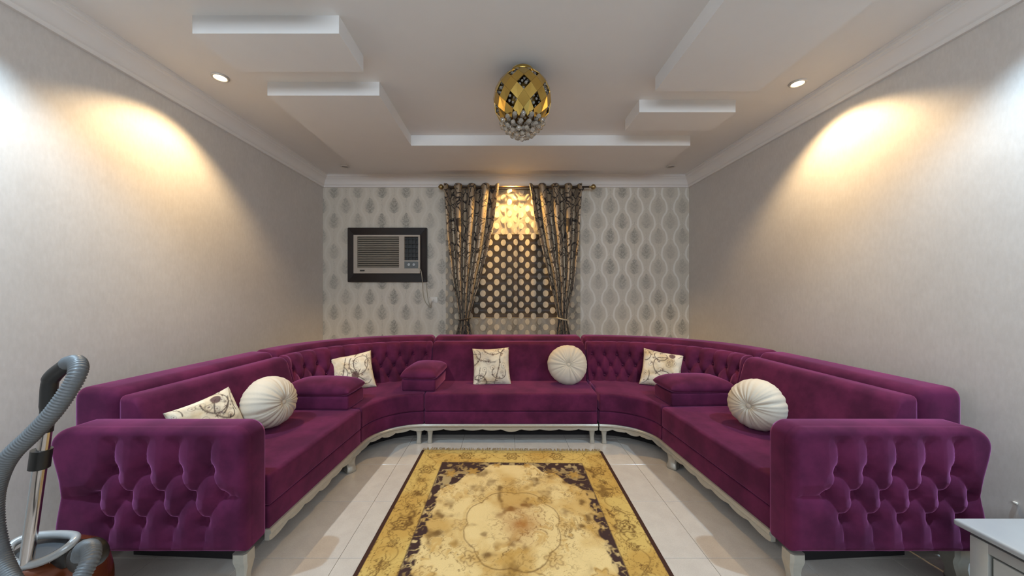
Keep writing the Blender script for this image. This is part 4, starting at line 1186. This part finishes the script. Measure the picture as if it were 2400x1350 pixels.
# oval ring handle on top, tilted to the front
pts = []
for a_ in np.linspace(0, 2 * PI, 48, endpoint=False):
    pts.append((0.018 + 0.106 * math.cos(a_), -0.025 + 0.048 * math.sin(a_), 0.468 + 0.020 * math.sin(a_) + 0.010 * math.cos(2 * a_)))
tube('handle', pts, 0.0135, GREYP, vc, 12, True)
lathe('handle_well', [(0, 0.0), (0.088, 0.0), (0.08, 0.016), (0, 0.020)], DKGREY, vc, 32, (-0.015, -0.02, 0.430), Matrix.Rotation(0.25, 3, 'X'))
box('latch', 0.070, 0.130, -0.05, 0.03, 0.40, 0.462, BLACK, vc, 0.012, 2)
# hose port
port = Vector(vp(190, 1303, 1.17))
lathe('hose_port', [(0, 0), (0.046, 0), (0.050, 0.01), (0.048, 0.05), (0.036, 0.06), (0, 0.06)], BLACK, vc, 24, port + Vector((-0.01, 0.055, -0.02)), Matrix.Rotation(PI / 2, 3, 'X'))
# wand
wt = Vector(vp(108, 1005, 1.20)); wb = Vector(vp(60, 1345, 1.20)); dr = (wb - wt).normalized()
foot = wt + dr * ((wt.z - 0.05) / -dr.z)
tube('wand', [wt - dr * 0.03, wb, foot], 0.0155, CHROME, vc, 16)
off = Vector((-0.027, 0.006, 0))
tube('wand_rail', [wt + dr * 0.10 + off, wb + off, foot - dr * 0.05 + off], 0.007, GREYP, vc, 10)
cl_ = Vector(vp(78, 1075, 1.20)); cl_ = wt + dr * ((wt.z - cl_.z) / -dr.z)
tube('wand_clamp', [cl_ - dr * 0.033 + off * 0.25, cl_ + dr * 0.033 + off * 0.25], 0.026, BLACK, vc, 14)
h = box('floor_head', -0.13, 0.13, -0.05, 0.04, 0.004, 0.045, BLACK, vc, 0.014, 3); h.location = (foot.x, foot.y, 0)
tube('head_neck', [foot - dr * 0.03, Vector((foot.x, foot.y, 0.03))], 0.02, DKGREY, vc, 12)
hp = spline([wt + dr * 0.01, vp(113, 950, 1.20), vp(117, 898, 1.20), vp(128, 878, 1.20), vp(150, 860, 1.20), vp(166, 848, 1.20)], 6)
tube('grip', hp, [0.0185] * 6 + [0.021] * 8 + [0.023] * (len(hp) - 14), BLACK, vc, 14)
hs = spline([vp(160, 851, 1.195), vp(178, 848, 1.17), vp(184, 866, 1.14), vp(170, 900, 1.12), vp(128, 962, 1.10), vp(76, 1018, 1.09), vp(28, 1064, 1.08), vp(0, 1110, 1.08), vp(-16, 1170, 1.08), vp(-14, 1240, 1.08), vp(6, 1320, 1.06), vp(50, 1400, 1.02), vp(110, 1440, 1.00), vp(160, 1405, 1.02), vp(192, 1350, 1.06), vp(212, 1310, 1.09), vp(212, 1286, 1.12), vp(196, 1284, 1.15), (port.x, port.y, port.z)], 44)
acc = 0.0; rad = []; prev = None
for p in hs:
    if prev is not None: acc += (p - prev).length
    prev = p; rad.append(0.0245 + 0.0016 * math.sin(acc / 0.0068 * 2 * PI))
# resample evenly so that the ribs stay regular
S_ = np.concatenate([[0], np.cumsum([(hs[i + 1] - hs[i]).length for i in range(len(hs) - 1)])]); A_ = np.array([tuple(p) for p in hs])
tt = np.arange(0, S_[-1], 0.0022); PP = np.stack([np.interp(tt, S_, A_[:, k]) for k in range(3)], 1)
tube('hose', PP, [0.0225 + 0.0016 * math.sin(t / 0.0088 * 2 * PI) for t in tt], HOSEM, vc, 14, False, 179)
